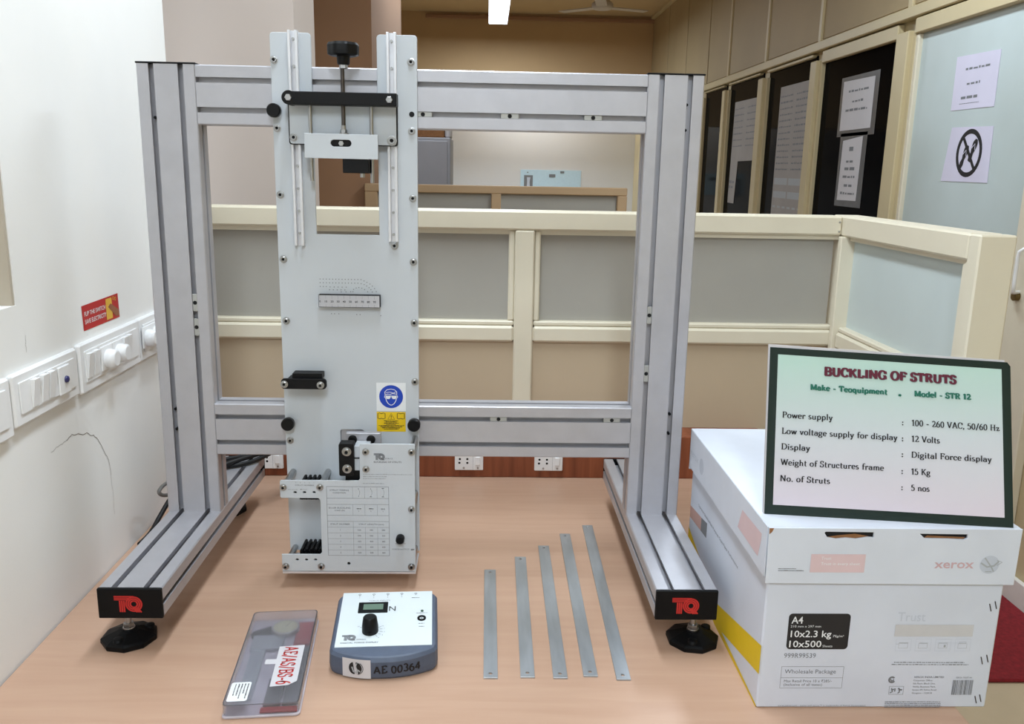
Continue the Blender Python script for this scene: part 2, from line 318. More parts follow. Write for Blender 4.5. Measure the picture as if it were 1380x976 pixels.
    G['t'] = (.42, L(.18, .85, .18, .12), A(.32, .14, .14, .14, 180, 300), L(.04, .59, .4, .59))
    G['u'] = (.66, L(.14, .6, .14, .2), A(.32, .2, .18, .2, 180, 360), L(.5, .6, .5, 0), S(.09, .6, .14), S(.45, .6, .14), S(.56, 0, .14))
    G['v'] = (.58, L(.07, .6, .28, 0), L(.28, 0, .5, .6), S(.08, .6), S(.49, .6))
    G['w'] = (.86, L(.07, .6, .25, 0), L(.25, 0, .42, .55), L(.42, .55, .60, 0), L(.60, 0, .78, .6), S(.08, .6), S(.42, .6), S(.78, .6))
    G['y'] = (.58, L(.07, .6, .30, .02), L(.50, .6, .22, -.26), D(.16, -.24), S(.08, .6), S(.49, .6))
    G['z'] = (.54, L(.08, .57, .46, .57), L(.46, .57, .1, .03), L(.08, .03, .48, .03), L(.08, .57, .08, .42), L(.48, .03, .48, .2))
    G['0'] = (.64, A(.31, .48, .23, .48, 0, 360)); G['1'] = (.5, L(.28, 1, .28, 0), L(.06, .78, .28, .97), S(.28, 0, .36))
    G['2'] = (.62, A(.29, .71, .2, .27, 165, -40), L(.45, .54, .08, .05), L(.08, .04, .56, .04), L(.56, .04, .56, .2))
    G['3'] = (.6, A(.27, .74, .19, .25, 150, -90), A(.27, .26, .23, .26, 90, -150))
    G['4'] = (.64, L(.42, 1, .05, .3), L(.05, .3, .6, .3), L(.42, 1, .42, 0))
    G['5'] = (.6, L(.5, .95, .15, .95), L(.15, .95, .12, .52), A(.27, .31, .24, .31, 125, -150))
    G['6'] = (.62, A(.31, .3, .22, .3, 0, 360), A(.52, .3, .44, .68, 180, 100))
    G['-'] = (.52, ('R', .08, .27, .44, .42)); G[':'] = (.3, D(.15, .08), D(.15, .5)); G['.'] = (.3, D(.15, .06)); G[','] = (.3, D(.15, .06), L(.17, .06, .1, -.16)); G['/'] = (.5, L(.06, -.12, .44, 1.05)); G[' '] = (.34,)
    return G
GLY = _g()
def letters(mb, t, x, y, h, f, z=0, width=None, thick=.20, thin=.10, serif=True, track=.05):
    adv = sum(GLY[c][0]+track for c in t); kx = (width/adv) if width else h
    ux = 0
    for ch in t:
        for si, st in enumerate(GLY[ch][1:]):
            P = None
            if st[0] == 'L': P = [(st[i], st[i+1]) for i in range(1, len(st), 2)]
            elif st[0] == 'A': P = ellipse_pts(*st[1:])
            g = lambda X, Y, Z, ux=ux, dz=si*.00003: f(x+(ux+X)*kx, y+Y*h, z+dz)
            if P: mb.stroke(P, thick, g, 0, thin)
            elif st[0] == 'R': mb.rect(*st[1:], g)
            elif st[0] == 'D': mb.disc(st[1], st[2], thick*.58, g, 0, 10)
            elif serif:
                sw = st[3] if len(st) > 3 else .26; yy = st[2]-(.05 if st[2] > .3 else 0); mb.rect(st[1]-sw/2, yy, st[1]+sw/2, yy+.05, g)
        ux += GLY[ch][0]+track
    return ux*kx

def logo(mb, x, y, h, f, z=0):     # interlocked T and Q drawn with a striped look; h = height
    s = h; g = lambda X, Y, Z: f(x+X*s, y+Y*s, z+Z)
    for k in range(3): mb.rect(0, .925-k*.10, .98-k*.02, 1-k*.10, g, 0)
    for k in range(3): mb.rect(.27+k*.118, 0, .365+k*.118, .70-.0*k, g, .00004)
    for k in range(3): mb.ring(1.10, .50, .150+k*.118, .245+k*.118, g, .0002, 0, 360, 36)
    mb.rect(.70, .925, 1.12, 1.0, g, .0001)
    for k in range(3): mb.stroke([(1.06+k*.115, .30), (1.27+k*.118, 0)], .095, g, .0004)
    return mb

# ================================================================== THE ROOM
ZF, ZC = -.75, 2.36
S = 'structure'
build('floor', MB().box((-3.2, -4, ZF-.1), (2.2, 10.2, ZF)), M_FLOOR, kind=S)
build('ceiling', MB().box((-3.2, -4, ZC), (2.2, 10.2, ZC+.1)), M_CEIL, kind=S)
# left wall beside the table, with a deep recess near the camera
wl = MB()
wl.box((-.85, -4, ZF), (-.548, -.6, ZC)); wl.box((-.85, -.6, ZF), (-.548, .066, .495)); wl.box((-.85, -.6, 1.35), (-.548, .066, ZC)); wl.box((-.85, .066, ZF), (-.548, .713, ZC)); wl.box((-.85, -.6, .495), (-.78, .066, 1.35))
wall_left = build('wall_left', wl, M_WALL, kind=S)
cr = MB(); fL = LM(-.548, 0, 0)
def jag(P, wd, seed):
    r = random.Random(seed); out = []
    for (a, b), (c, d) in zip(P, P[1:]):
        for i in range(4): t = i/4; out.append((a+(c-a)*t+r.uniform(-.0013, .0013), b+(d-b)*t+r.uniform(-.0013, .0013)))
    cr.stroke(out+[P[-1]], wd, fL, .0004)
jag([(.118, .263), (.14, .2665), (.165, .266)], .0005, 1); jag([(.165, .266), (.185, .2705), (.2118, .262), (.235, .257), (.258, .2455), (.2713, .2335), (.284, .217)], .0010, 2)
jag([(.284, .217), (.296, .199), (.304, .1869), (.307, .172), (.308, .157)], .0008, 3); jag([(.308, .157), (.3095, .12), (.309, .085)], .0004, 4); jag([(.079, .425), (.0795, .44), (.081, .45)], .0004, 5)
build('crack', cr, M_CRACK, wall_left, 'thin dark crack in the plaster')
wn = thing('recess_lining', 'tan lining added in the recess of the left wall', None, (-.66, -.27, .495), kind=S)  # no window: lining added so the recess is a darker tan than the wall
M_LINING = mat('tan_recess_lining', (188, 177, 160), .7, var=.04, scale=12)
build('reveal', MB().box((-.779, .060, .495), (-.5495, .0655, 1.35)), M_LINING, wn); build('back_panel', MB().box((-.779, -.6, .495), (-.772, .060, 1.35)), M_LINING, wn)
build('wall_far_left', MB().box((-3.2, -4, ZF), (-3.1, 10.2, ZC)), M_WALL2, kind=S)
build('wall_front', MB().box((-3.2, -4.1, ZF), (2.2, -4, ZC)), M_WALL, kind=S)
build('wall_back', MB().box((-3.2, 10.0, ZF), (2.2, 10.1, ZC)), M_BACK, kind=S)
build('trim_2', MB().box((-3.1, 9.03, 1.2), (1.94, 9.3, ZC)), M_BEAMSHADE, kind=S, label='dropped beam across the back of the room, toned tan brown for shade')
build('trim_3', MB().box((-.6, 9.0, 2.29), (1.94, 9.03, 2.33), .004), M_PIER, kind=S)
build('wall_column', MB().box((-1.7, 1.3, ZF), (-.4138, 1.58, ZC)), M_WALL2, kind=S)
build('wall_pier', MB().box((-2.2, 3.36, ZF), (-.474, 4.87, ZC)), M_PIER, kind=S)

# right wall: aluminium framing, black panes, solid panels above, a frosted door
XR = 1.952
wr = build('wall_right', MB().box((XR, -4, ZF), (2.1, 10.2, ZC)), M_CREAMW, kind=S)
def rbox(mb, y0, y1, z0, z1, d, d0=0): return mb.box((XR-d, y0, z0), (XR-d0, y1, z1), .004)
PANES = [(2.885, 3.775, 1.282), (3.925, 4.725, 1.328), (4.885, 5.65, 1.332), (5.79, 6.42, 1.335)]
for y0, y1, zt in PANES:
    build('pane', rbox(MB(), y0-.02, y1+.02, -.15, zt+.01, .008), M_DARKGLASS, wr, 'black filmed glass pane')
for y0, y1 in ((2.71, 2.885), (3.775, 3.925), (4.725, 4.885), (5.65, 5.79), (6.42, 6.58)):
    build('mullion', rbox(rbox(MB(), y0+.03, y1-.03, ZF, 1.30, .05), y0, y1, ZF, 1.30, .03), M_CREAMW, wr)
for (y0, y1, zt) in PANES: build('glazing_bead', rbox(rbox(MB(), y0, y1, zt, 1.345, .032), y0, y1, .28, .33, .03), M_CREAMW, wr)
build('transom', rbox(MB(), -1, 9.0, 1.352, 1.40, .045), M_CREAMW, wr)
build('transom', rbox(MB(), -1, 2.71, 1.282, 1.345, .04), M_CREAMW, wr)
ribs = [-1, 2.80, 3.85, 4.80, 5.72, 6.40, 7.25, 8.13, 9.03]
for a, b in zip(ribs, ribs[1:]):
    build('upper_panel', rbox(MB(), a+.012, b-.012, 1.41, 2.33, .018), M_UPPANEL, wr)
for a in ribs[5:8]: build('panel_joint', rbox(MB(), a-.006, a+.006, ZF, 2.33, .004), M_HOLE, wr)
for a in ribs[1:5]: build('panel_rib', rbox(MB(), a-.02, a+.02, 1.40, 2.33, .03), M_CREAMW, wr)
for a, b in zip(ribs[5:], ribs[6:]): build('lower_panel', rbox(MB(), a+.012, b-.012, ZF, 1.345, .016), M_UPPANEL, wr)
build('cornice', rbox(MB(), -1, 9.03, 2.33, 2.36, .05), M_CREAMW, wr)
dr = thing('door_1', 'cream framed door with a frosted glass pane in the right wall', None, (XR, 2.0, ZF), kind=S)
build('pane', rbox(MB(), 1.795, 2.69, .27, 1.285, .012), M_FROSTD, dr, 'large frosted glass pane')
build('stile', rbox(MB(), 1.62, 1.80, ZF, 1.282, .035), M_CREAM, dr); build('stile', rbox(MB(), 2.682, 2.71, ZF, 1.282, .03), M_CREAM, dr)
build('bottom_panel', rbox(MB(), 1.80, 2.682, -.66, .25, .012), M_FROST, dr); build('lock_strip', rbox(MB(), 1.80, 2.682, .25, .268, .02), M_KRAFT, dr)
h = MB().tube([(XR-.035, 1.735, .312), (XR-.065, 1.722, .312), (XR-.077, 1.700, .320), (XR-.077, 1.703, .345), (XR-.077, 1.703, .43), (XR-.077, 1.700, .452), (XR-.07, 1.688, .462), (XR-.035, 1.680, .465)], .006, 10)
hd = build('pull_handle', h, M_WHITE, dr, 'white looped pull handle'); build('mounting_boss', MB().cyl((XR-.034, 1.738, .297), (XR-.052, 1.738, .297), .015), M_BRASS, hd)
build('baseboard_right', MB().box((XR-.02, -1, ZF), (XR-.002, 2.70, -.655), .003), M_SKIRT, kind=S)
cp_ = build('red_carpet', MB().box((1.05, 1.078, ZF), (XR-.022, 3.2, ZF+.012), .004), M_CARPET)
tagp(cp_, 'dark red carpet laid on the floor beside the right wall', 'carpet')

# notices on the right wall panes
def sheet(name, label, cat, y0, y1, z0, z1, m, d, group=None):
    t = thing(name, label, cat, (XR-d, (y0+y1)/2, z0), group=group)
    return t
def notice(name, label, poly, m, d, lines=(), extra=None):
    """poly in (y,z) on the wall; d distance in front of the wall plane"""
    f = lambda x, y, z: (XR-d-z, x, y)
    mb = MB().prism(poly, 0, .0012, f); ys = [p[0] for p in poly]; zs = [p[1] for p in poly]
    t = thing(name, label, 'notice', (XR-d, sum(ys)/len(ys), min(zs)))
    build('sheet', mb, m, t)
    g = RM(XR-d-.0016, max(ys), min(zs)); W, H = max(ys)-min(ys), max(zs)-min(zs)
    if extra: extra(t, g, W, H)
    k = MB()
    for i, (u0, u1, v, hh) in enumerate(lines): k.scribble(u0*W, u1*W, v*H, hh*H, g, 0, seed=i+3)
    if lines: build('lettering', k, M_GREY, t, kind='stuff')
    return t
notice('paper_notice', 'lilac white paper notice taped on frosted door above the footwear sign', [(2.078, .944), (2.378, .946), (2.380, 1.149), (2.080, 1.142)], M_LILAC, .0125,
       [(.25, .8, .72, .045), (.32, .62, .45, .05), (.22, .6, .2, .05), (.2, .65, .11, .012)])
def nofoot(t, g, W, H):
    k = MB(); cx, cy_ = W*.55, H*.52
    k.ring(cx, cy_, .072, .090, g, 0, 0, 360, 36)
    k.stroke([(cx-.05, cy_+.06), (cx+.05, cy_-.06)], .015, g, .0004)
    for sx, sy, a in ((-.030, -.012, .42), (.026, .010, .42)):
        c, s_ = math.cos(a), math.sin(a); loc = lambda u, v: (cx+sx+u*c+v*s_, cy_+sy-u*s_+v*c)
        k.flat([loc(*p) for p in [(-.010, -.045), (.008, -.046), (.012, -.03), (.009, -.010), (.016, .015), (.016, .034), (.008, .046), (-.006, .044), (-.015, .028), (-.014, .006), (-.008, -.012), (-.013, -.03)]], g, .0002)
    j = MB()
    for sx, sy, a in ((-.030, -.012, .42), (.026, .010, .42)):
        c, s_ = math.cos(a), math.sin(a); loc = lambda u, v: (cx+sx+u*c+v*s_, cy_+sy-u*s_+v*c)
        j.stroke([loc(-.012, .004), loc(0, .026), loc(.013, .006)], .004, g, .0005)
    build('straps', j, M_LILAC, t, kind='stuff')
    build('symbol', k, M_INK, t, 'black no footwear symbol in a barred circle')
notice('footwear_sign', 'lilac white paper sign with barred footwear circle on frosted door', [(2.0555, .671), (2.3895, .6735), (2.352, .881), (2.063, .874)], M_LILAC, .0125, extra=nofoot)
def sleeve(t, g, W, H): build('sleeve', MB().rect(-.03, -.03, W+.05, H+.02, g, -.0012), M_SLEEVE, t, 'clear plastic sleeve')
notice('paper_notice', 'small white notice in crinkled plastic sleeve on the nearest black pane, upper one', [(3.12, .914), (3.488, .912), (3.49, 1.158), (3.12, 1.153)], M_PAPER, .0095,
       [(.2, .85, .76, .05), (.35, .7, .55, .05), (.15, .85, .38, .05)], sleeve)
notice('paper_notice', 'narrow grey white notice with drawings below the sleeved notice on black pane', [(3.20, .563), (3.436, .56), (3.427, .861), (3.19, .878)], M_PAPER, .0095,
       [(.4, .6, .78, .08), (.3, .7, .6, .05), (.25, .75, .48, .05), (.2, .8, .36, .04), (.3, .7, .22, .06), (.15, .85, .1, .04)], sleeve)
def table_rows(t, g, W, H):
    k = MB()
    for i, v in enumerate((.27, .17)):
        k.rect(.03*W, v*H, .46*W, (v+.05)*H, g); k.rect(.5*W, v*H, .97*W, (v+.05)*H, g)
    for i in range(6): k.rect((.04+i*.16)*W, .095*H, (.14+i*.16)*W, .11*H, g)
    build('shaded_rows', k, M_LGREY, t)
notice('wall_chart', 'tall greyish chart of text and shaded rows on the second black pane', [(3.925, .40), (4.49, .40), (4.488, 1.217), (3.925, 1.2155)], M_OLDPAPER, .0095,
       [(.04+.5*(i % 2), .44+.5*(i % 2), .92-.045*(i//2), .014) for i in range(26)], table_rows)
notice('wall_chart', 'greyish wall sheet with a torn away lower corner on the third black pane', [(5.534, .464), (5.37, .464), (5.335, .77), (4.886, .775), (4.885, 1.194), (5.509, 1.199)], M_OLDPAPER, .0095,
       [(.05+.5*(i % 2), .42+.5*(i % 2), .92-.06*(i//2), .014) for i in range(14)]+[(.02, .22, .2, .03), (.02, .22, .15, .03)])

# far things
fp = thing('far_partition', 'low beige partition with grey panes further back in the room', 'partition', (.15, 3.33, ZF))
build('frame', MB().box((-.515, 3.30, .563), (.812, 3.36, .603), .004).box((-.515, 3.30, ZF), (-.45, 3.36, .563), .004).box((.122, 3.30, ZF), (.172, 3.36, .563), .004).box((.762, 3.30, ZF), (.812, 3.36, .563), .004)
      .box((-.45, 3.30, .1), (.122, 3.36, .16), .004).box((.172, 3.30, .1), (.762, 3.36, .16), .004), M_FARPART, fp)
for a, b in ((-.45, .122), (.172, .762)):
    build('pane', MB().box((a, 3.325, .16), (b, 3.335, .563)), M_FROST, fp, 'grey frosted pane'); build('lower_panel', MB().box((a, 3.32, ZF), (b, 3.34, .10)), M_FARPART, fp)
cb = thing('steel_cabinet', 'grey steel cabinet standing behind the low beige partition', 'cabinet', (-.40, 5.2, ZF))
build('body', MB().box((-.72, 5.02, ZF), (-.155, 5.5, .887), .006), M_CABINET, cb)
d1 = build('door', MB().box((-.70, 5.0, ZF+.06), (-.442, 5.02, .865), .004), M_CABINET, cb); d2 = build('door', MB().box((-.436, 5.0, ZF+.06), (-.175, 5.02, .865), .004), M_CABINET, cb)
build('handle', MB().box((-.46, 4.98, .2), (-.45, 5.0, .34), .003), M_STEEL, d1)
k = build('cardboard_box', MB().box((-.62, 5.05, .887), (-.20, 5.4, 1.06), .006), M_KRAFT); tagp(k, 'brown cardboard box lying on top of the grey steel cabinet', 'box')
k = build('paper_roll', MB().box((-.195, 5.05, .887), (-.158, 5.4, .975), .01), M_PAPER); tagp(k, 'small white carton beside brown box on the grey cabinet', 'carton')
ps = thing('wall_poster', 'pale blue strip poster on the white back wall', 'poster', (.9, 9.995, .44))
f = FM(.52, 9.996, .40); build('sheet', MB().box((.52, 9.994, .40), (1.285, 9.999, .672)), M_POSTER, ps)
build('picture', MB().rect(.045, .0, .155, .205, f, .004), M_GREY, ps); build('mark', MB().disc(.09, .24, .008, f, .004), M_GREY, ps); build('heading', MB().rect(.36, .183, .44, .222, f, .004), M_GREY, ps); build('mark', MB().rect(.5, .235, .55, .262, f, .004), M_GREY, ps)
build('pale_figure', MB().flat([(.075, .0), (.125, .0), (.115, .12), (.125, .18), (.08, .18), (.085, .12)], f, .0045), M_PALE, ps)
fn = thing('ceiling_fan', 'white three bladed ceiling fan at the far end', 'fan', (1.14, 7.3, 2.13))
build('motor', MB().lathe([(.02, .0), (.08, .0), (.10, .02), (.10, .05), (.05, .09)], 20, lambda x, y, z: (1.14+x, 7.3+y, 2.13+z)), M_FAN, fn)
build('down_rod', MB().cyl((1.14, 7.3, 2.2), (1.14, 7.3, ZC), .012), M_FAN, fn)
for a in (20, 140, 260):
    c, s_ = math.cos(math.radians(a)), math.sin(math.radians(a))
    build('blade', MB().box((.09, -.05, .015), (.46, .05, .022), 0, lambda x, y, z: (1.14+x*c-y*s_, 7.3+x*s_+y*c, 2.13+z)), M_FAN, fn)

def lamp(i, x, y, z, ln, wd, watts):
    label = ('glowing white batten light hanging at the far end of the room', 'batten light hung above the work table, out of view', 'batten light hung behind the camera, out of view',
             'added batten light that brightens the pinkish column, out of view', 'added batten light that brightens the pier and cabinet, out of view', 'added batten light that brightens the right wall, out of view', 'added batten light that brightens the back wall, hidden behind the dropped beam')[i]
    t = thing('ceiling_light', label, 'lamp', (x, y, z))
    build('housing', MB().prism([(-wd/2, .012), (wd/2, .012), (wd/2-.03, .06), (-wd/2+.03, .06)], -ln/2, ln/2, lambda a, b, c: (x+a, y+c, z+b)), M_FAN, t)
    build('diffuser', MB().box((x-wd/2+.004, y-ln/2, z), (x+wd/2-.004, y+ln/2, z+.012)), M_TUBE, t)
    for dy in (-ln*.35, ln*.35): build('hanger', MB().cyl((x, y+dy, z+.06), (x, y+dy, ZC), .006), M_FAN, t)
    ld = bpy.data.lights.new('tube', 'AREA'); ld.shape = 'RECTANGLE'; ld.size = wd; ld.size_y = ln; ld.energy = watts*LAMP_W; ld.color = (.80, .905, 1)
    lo = bpy.data.objects.new('tube', ld); C.objects.link(lo); lo.parent = t; lo.location = (0, 0, -.004)
for i, a in enumerate(LAMPS): lamp(i, *a)

# ================================================================== PARTITION behind and beside the table
pt = thing('office_partition', 'cream framed office partition with frosted panes running behind the table', 'partition', (0, .83, ZF))
YP = .80
build('top_rail', MB().box((-.95, YP, .558), (.9, YP+.06, .601), .004), M_CREAM, pt)
build('top_stop', MB().box((-.95, YP+.012, .548), (.9, YP+.048, .558)), M_CREAM, pt)
for x0, x1 in ((-.95, .166), (.2095, .9)): build('mid_rail', MB().box((x0, YP, .304), (x1, YP+.06, .341), .005).box((x0, YP+.006, .341), (x1, YP+.054, .3525), .003), M_CREAM, pt)
build('mullion', MB().box((.166, YP, ZF), (.2095, YP+.06, .558), .003).box((.152, YP+.008, .3525), (.166, YP+.052, .558), .003).box((.2095, YP+.008, .3525), (.2235, YP+.052, .558), .003), M_CREAM, pt)
build('corner_post', MB().box((.9, YP, ZF), (.96, YP+.06, .5565), .002), M_CREAM, pt)
for x0, x1 in ((-.95, .152), (.2235, .893)): build('pane', MB().box((x0, YP+.024, .3525), (x1, YP+.032, .552)), M_FROST, pt, 'grey frosted pane')
for x0, x1 in ((-.95, .166), (.2095, .9)): build('lower_panel', MB().box((x0, YP+.0135, ZF), (x1, YP+.045, .304)), M_TANPANEL, pt)
for z in (.588, .567): build('rivet', MB().cyl((.893, YP+.001, z), (.893, YP-.0022, z), .0022, 8), M_STEEL, pt)
pr = thing('partition_return', 'cream framed partition arm coming forward beside the carton, with mitred end post', 'partition', (.93, .5, ZF))
build('top_rail', MB().box((.9, .282, .5565), (.96, YP+.06, .602), .004), M_CREAM, pr)
build('top_stop', MB().box((.912, .282, .548), (.948, YP-.02, .5565)), M_CREAM, pr)
build('mid_rail', MB().box((.9, .282, .304), (.96, YP-.018, .341), .005).box((.906, .282, .341), (.954, YP-.018, .3525), .003), M_CREAM, pr)
build('corner_stile', MB().box((.893, .782, ZF), (.955, YP, .5565), .002), M_CREAM, pr)
build('end_post', MB().box((.9, .249, ZF), (.962, .282, .6015), .003).prism([(.282, .5565), (.282, ZF), (.297, ZF), (.297, .548)], .904, .958, lambda a, b, c: (c, a, b)), M_CREAM, pr, 'mitred cream end post')
build('pane', MB().box((.924, .29, .3525), (.932, .782, .552)), M_FROSTR, pr, 'pale blue grey frosted pane')
build('lower_panel', MB().box((.912, .282, ZF), (.945, YP-.018, .304)), M_TANPANEL, pr)

# ================================================================== TABLE
tb = thing('work_table', 'long tan wood laminate table between left wall and partition', 'table', (.1, .28, ZF))
build('tabletop', MB().box((-.546, -.28, -.025), (.738, .799, 0), .003, seg=2), M_TABLE, tb)
build('apron', MB().box((-.52, -.2, -.12), (.70, -.18, -.025)), M_TABLE, tb)
for x, y in ((-.5, -.22), (.66, -.22), (-.5, .72), (.66, .72)): build('leg', MB().box((x, y, ZF), (x+.04, y+.04, -.025), .002), M_CAP, tb)
wd = thing('wiring_ledge', 'red brown wood veneer wiring ledge along the back of table', 'ledge', (.1, .77, 0))
build('front_board', MB().box((-.546, .738, 0), (.75, .756, .101), .0015), M_WOOD, wd); build('top_board', MB().box((-.546, .756, .085), (.75, .8135, .101), .001), M_WOOD, wd)
def socket(x0, lab):
    t = thing('socket_plate', lab, 'socket', (x0+.032, .738, .0185), group='sockets on the wood ledge')
    f = FM(x0, .738, .0185)
    build('plate', MB().curve([rrect(0, 0, .0645, .0365, .002)], .005, f, .0008), M_WHITE, t)
    for cx, cy_ in ((.0115, .0265), (.0285, .0265), (.0105, .0175), (.0285, .0175)): build('pin_hole', MB().disc(cx, cy_, .0026, f, .00515, 12), M_HOLE, t)
    build('rocker', MB().box((.0465, .0125, .005), (.0575, .0325, .008), .001, f), M_WHITE, t)
    build('seam', MB().rect(.0412, 0, .0416, .0365, f, .0052), M_GREY, t)
    for cx in (.0205, .0525): build('screw', MB().cyl(f(cx, .0055, .005), f(cx, .0055, .0058), .0024, 12), M_STEEL, t)
socket(.0356, 'white socket and switch plate on wood ledge, nearest to grey backboard')
socket(.2170, 'white socket and switch plate on wood ledge, nearest to the frame upright beside the carton')
socket(-.4165, 'white socket plate on wood ledge behind the black cables')

# ================================================================== STRUCTURES FRAME
FX, RT, RB, YPO = .4427, .1026, .0576, .281
fr = thing('test_frame', 'large silver aluminium profile test frame standing on the table', 'frame', (0, .28, 0))
def profile(w_=.09, h_=.045, o=.0084, c=.017, d1=.0032, d2=.0135, r=.0016):
    def side(L, slots):
        p = [(r, 0)]
        for s in slots: p += [(s-o/2, 0), (s-o/2, d1), (s-c/2, d1), (s-c/2, d2), (s+c/2, d2), (s+c/2, d1), (s+o/2, d1), (s+o/2, 0)]
        return p+[(L-r, 0)]
    W2, H2 = w_/2, h_/2; P = []
    P += [(-W2+a, -H2+b) for a, b in side(w_, (w_*.25, w_*.75))]
    P += [(W2-b, -H2+a) for a, b in side(h_, (h_/2,))]
    P += [(W2-a, H2-b) for a, b in side(w_, (w_*.25, w_*.75))]
    P += [(-W2+b, H2-a) for a, b in side(h_, (h_/2,))]
    return P
PR = profile()
ups = []
for sx in (-1, 1):
    cx = sx*(FX-.045)
    p = build('upright', MB().prism(PR, RT, .8405, lambda a, b, c: (cx+a, YPO+.0225+b, c)), M_ALU, fr)
    build('top_cap', MB().box((cx-.046, YPO-.001, .8405), (cx+.046, YPO+.046, .8432), .0008), M_CAP, p, 'thin black top cap'); ups.append(p)
    r_ = build('foot_rail', MB().prism(PR, .004, .575, lambda a, b, c: (cx-a, c, (RT+RB)/2+b)), M_ALU, fr)
    e = build('end_cap', MB().box((cx-.0452, -.002, RB-.0005), (cx+.0452, .004, RT+.0003), .0015, seg=2), M_CAP, r_, 'black end cap with red logo')
    e2 = build('end_cap', MB().box((cx-.0452, .575, RB-.0005), (cx+.0452, .580, RT+.0003), .0015), M_CAP, r_)
    lg = MB(); logo(lg, cx-.0215, .0675, .0250, FM(0, -.002, 0), .0004); build('logo', lg, M_RED, fr, 'red interlocked letters on the end cap')
    for yy in (.04, .53):
        fx = sx*(FX-.0225); g = lambda x, y, z: (fx+x, yy+y, z)
        f_ = build('levelling_foot', MB().lathe([(.0385, 0), (.0397, .002), (.0397, .0075), (.036, .010), (.016, .0175), (.010, .0185)], 9, g, False), M_CAP, fr, 'black levelling foot')
        build('stud', MB().lathe([(.0042, .018), (.0042, RB)], 12, g).lathe([(.0075, .0215), (.008, .022), (.008, .027), (.0075, .0275)], 6, g, False).lathe([(.0085, .018), (.0095, .0185), (.0085, .0215)], 14, g), M_STEEL, f_)
        for bx, by in ((-.006, -.025), (.024, .016)): build('boss', MB().lathe([(.0075, .008), (.0068, .0155), (.0035, .0155)], 12, lambda x, y, z: (fx+bx+x, yy+by+y, z)), M_CAP, f_)
for zt, nm in ((.8405, 'top'), (.2963, 'low')):
    b_ = build('crossbeam', MB().prism(PR, -(FX-.09), FX-.09, lambda a, b, c: (c, YPO+.0225+b, zt-.045+a)), M_ALU, fr)
def nut(x, z, horiz=True, hole=True):
    a, b = (.0145, .0042) if horiz else (.0042, .0145)
    n_ = build('slot_nut', MB().box((x-a, YPO+.0015, z-b), (x+a, YPO+.006, z+b), .0008), M_NUT, fr)
    build('nut_hole', MB().disc(x, z, .0033, lambda X, Y, Z: (X, YPO+.0012, Y)), M_HOLE, n_)
zt_, zl_ = .8405-.0675, .2963-.0225
for x in (.1362, .2685): nut(x, zt_)
nut(-.001, zt_)
for x in (.1258, .3204): nut(x, zl_)
xl_, xr_ = -FX+.0675, FX-.0675
for z in (.4676, .4268): nut(xl_, z, False)
for z in (.457, .3567): nut(xr_, z, False)
for x, z in ((FX-.0225-.003, .796), (FX-.0225-.003, .757), (FX-.0225, .285), (FX-.0225, .25), (-FX+.0225, .285), (-FX+.0225, .25), (-FX+.0225, .76)):
    build('slot_bolt', MB().cyl((x, YPO+.004, z), (x, YPO+.0105, z), .0025, 8), M_CAP, fr)

# ================================================================== BUCKLING APPARATUS hung on the frame
ap = thing('buckling_tester', 'pale grey upright strut tester plate with black crosshead on the frame', 'apparatus', (-.12, .275, .03))
YB, YC = .275, .20
FB = FM(0, YB, 0); FC = FM(0, YC, 0)
outline = ([(-.2345, .034), (-.0092, .034)] + ellipse_pts(-.0092-.005, .8895-.005, .005, .005, 0, 90, 3) + ellipse_pts(-.0711+.005, .8895-.005, .005, .005, 90, 180, 3)
           + [(-.0711, .583), (-.1723, .583)] + ellipse_pts(-.1723-.005, .8895-.005, .005, .005, 0, 90, 3) + ellipse_pts(-.2345+.005, .8895-.005, .005, .005, 90, 180, 3))
backboard = build('backboard', MB().curve([outline, rrect(-.1422, .206, -.1022, .2551, .004)[::-1]], .006, lambda x, y, z: (x, YB+.006-z, y), .0004), M_PLATE, ap)
def capscrew(x, z, y, r=.0046, hgt=.0045, m=M_STEEL):
    f = lambda a, b, c: (x+a, y-c, z+b)
    o = build('socket_screw', MB().lathe([(r*1.35, 0), (r*1.35, .0008), (r, .0010), (r, hgt-.0006), (r-.0006, hgt), (r*.55, hgt), (r*.5, hgt-.0022)], 18, f, False), m, ap)
    build('hex_socket', MB().disc(0, 0, r*.53, f, hgt-.0020, 6), M_HOLE, o); return o
s0 = capscrew(-.2290, .8490, YB)
for x, z in [(-.2281, .7472), (-.2272, .6447), (-.2263, .5423), (-.2258, .4409), (-.2269, .2352), (-.0186, .8501), (-.0180, .7468), (-.0170, .6427), (-.0167, .541), (-.016, .4403), (-.0154, .3401)]:
    copy_part(s0, ap, (x+.2290, 0, z-.8490))
build('screw_hole', MB().disc(-.0178, .7722, .0042, FB, .0003), M_HOLE, ap)
for x, z in ((-.229, .7731), (-.2269, .2678), (-.0165, .2683)):
    f = lambda a, b, c: (x+a, YB-c, z+b)
    build('clamp_knob', MB().lathe([(.006, 0), (.006, .006), (.0105, .0075), (.0108, .018), (.0095, .020)], 24, f), M_BLACK, ap, 'black round clamp knob')
for x0, z0 in ((-.2054, .565), (-.0553, .5735)):
    sl = MB(); sl.box((x0, YB-.0012, z0), (x0+.0152, YB, .892)); sl.box((x0, YB-.0105, z0), (x0+.0040, YB-.0012, .892), .0004); sl.box((x0+.0108, YB-.0105, z0), (x0+.0152, YB-.0012, .892), .0004)
    q = build('slide_rail', sl, M_SLIDE, ap, 'bright aluminium slide channel')
    for z in (.585, .62, .655, .69, .84, .88): build('rail_screw', MB().cyl((x0+.0073, YB-.0012, z), (x0+.0073, YB-.0045, z), .0022, 10), M_STEEL, q)
capscrew(-.0468, .5668, YB, .0046, .006); 
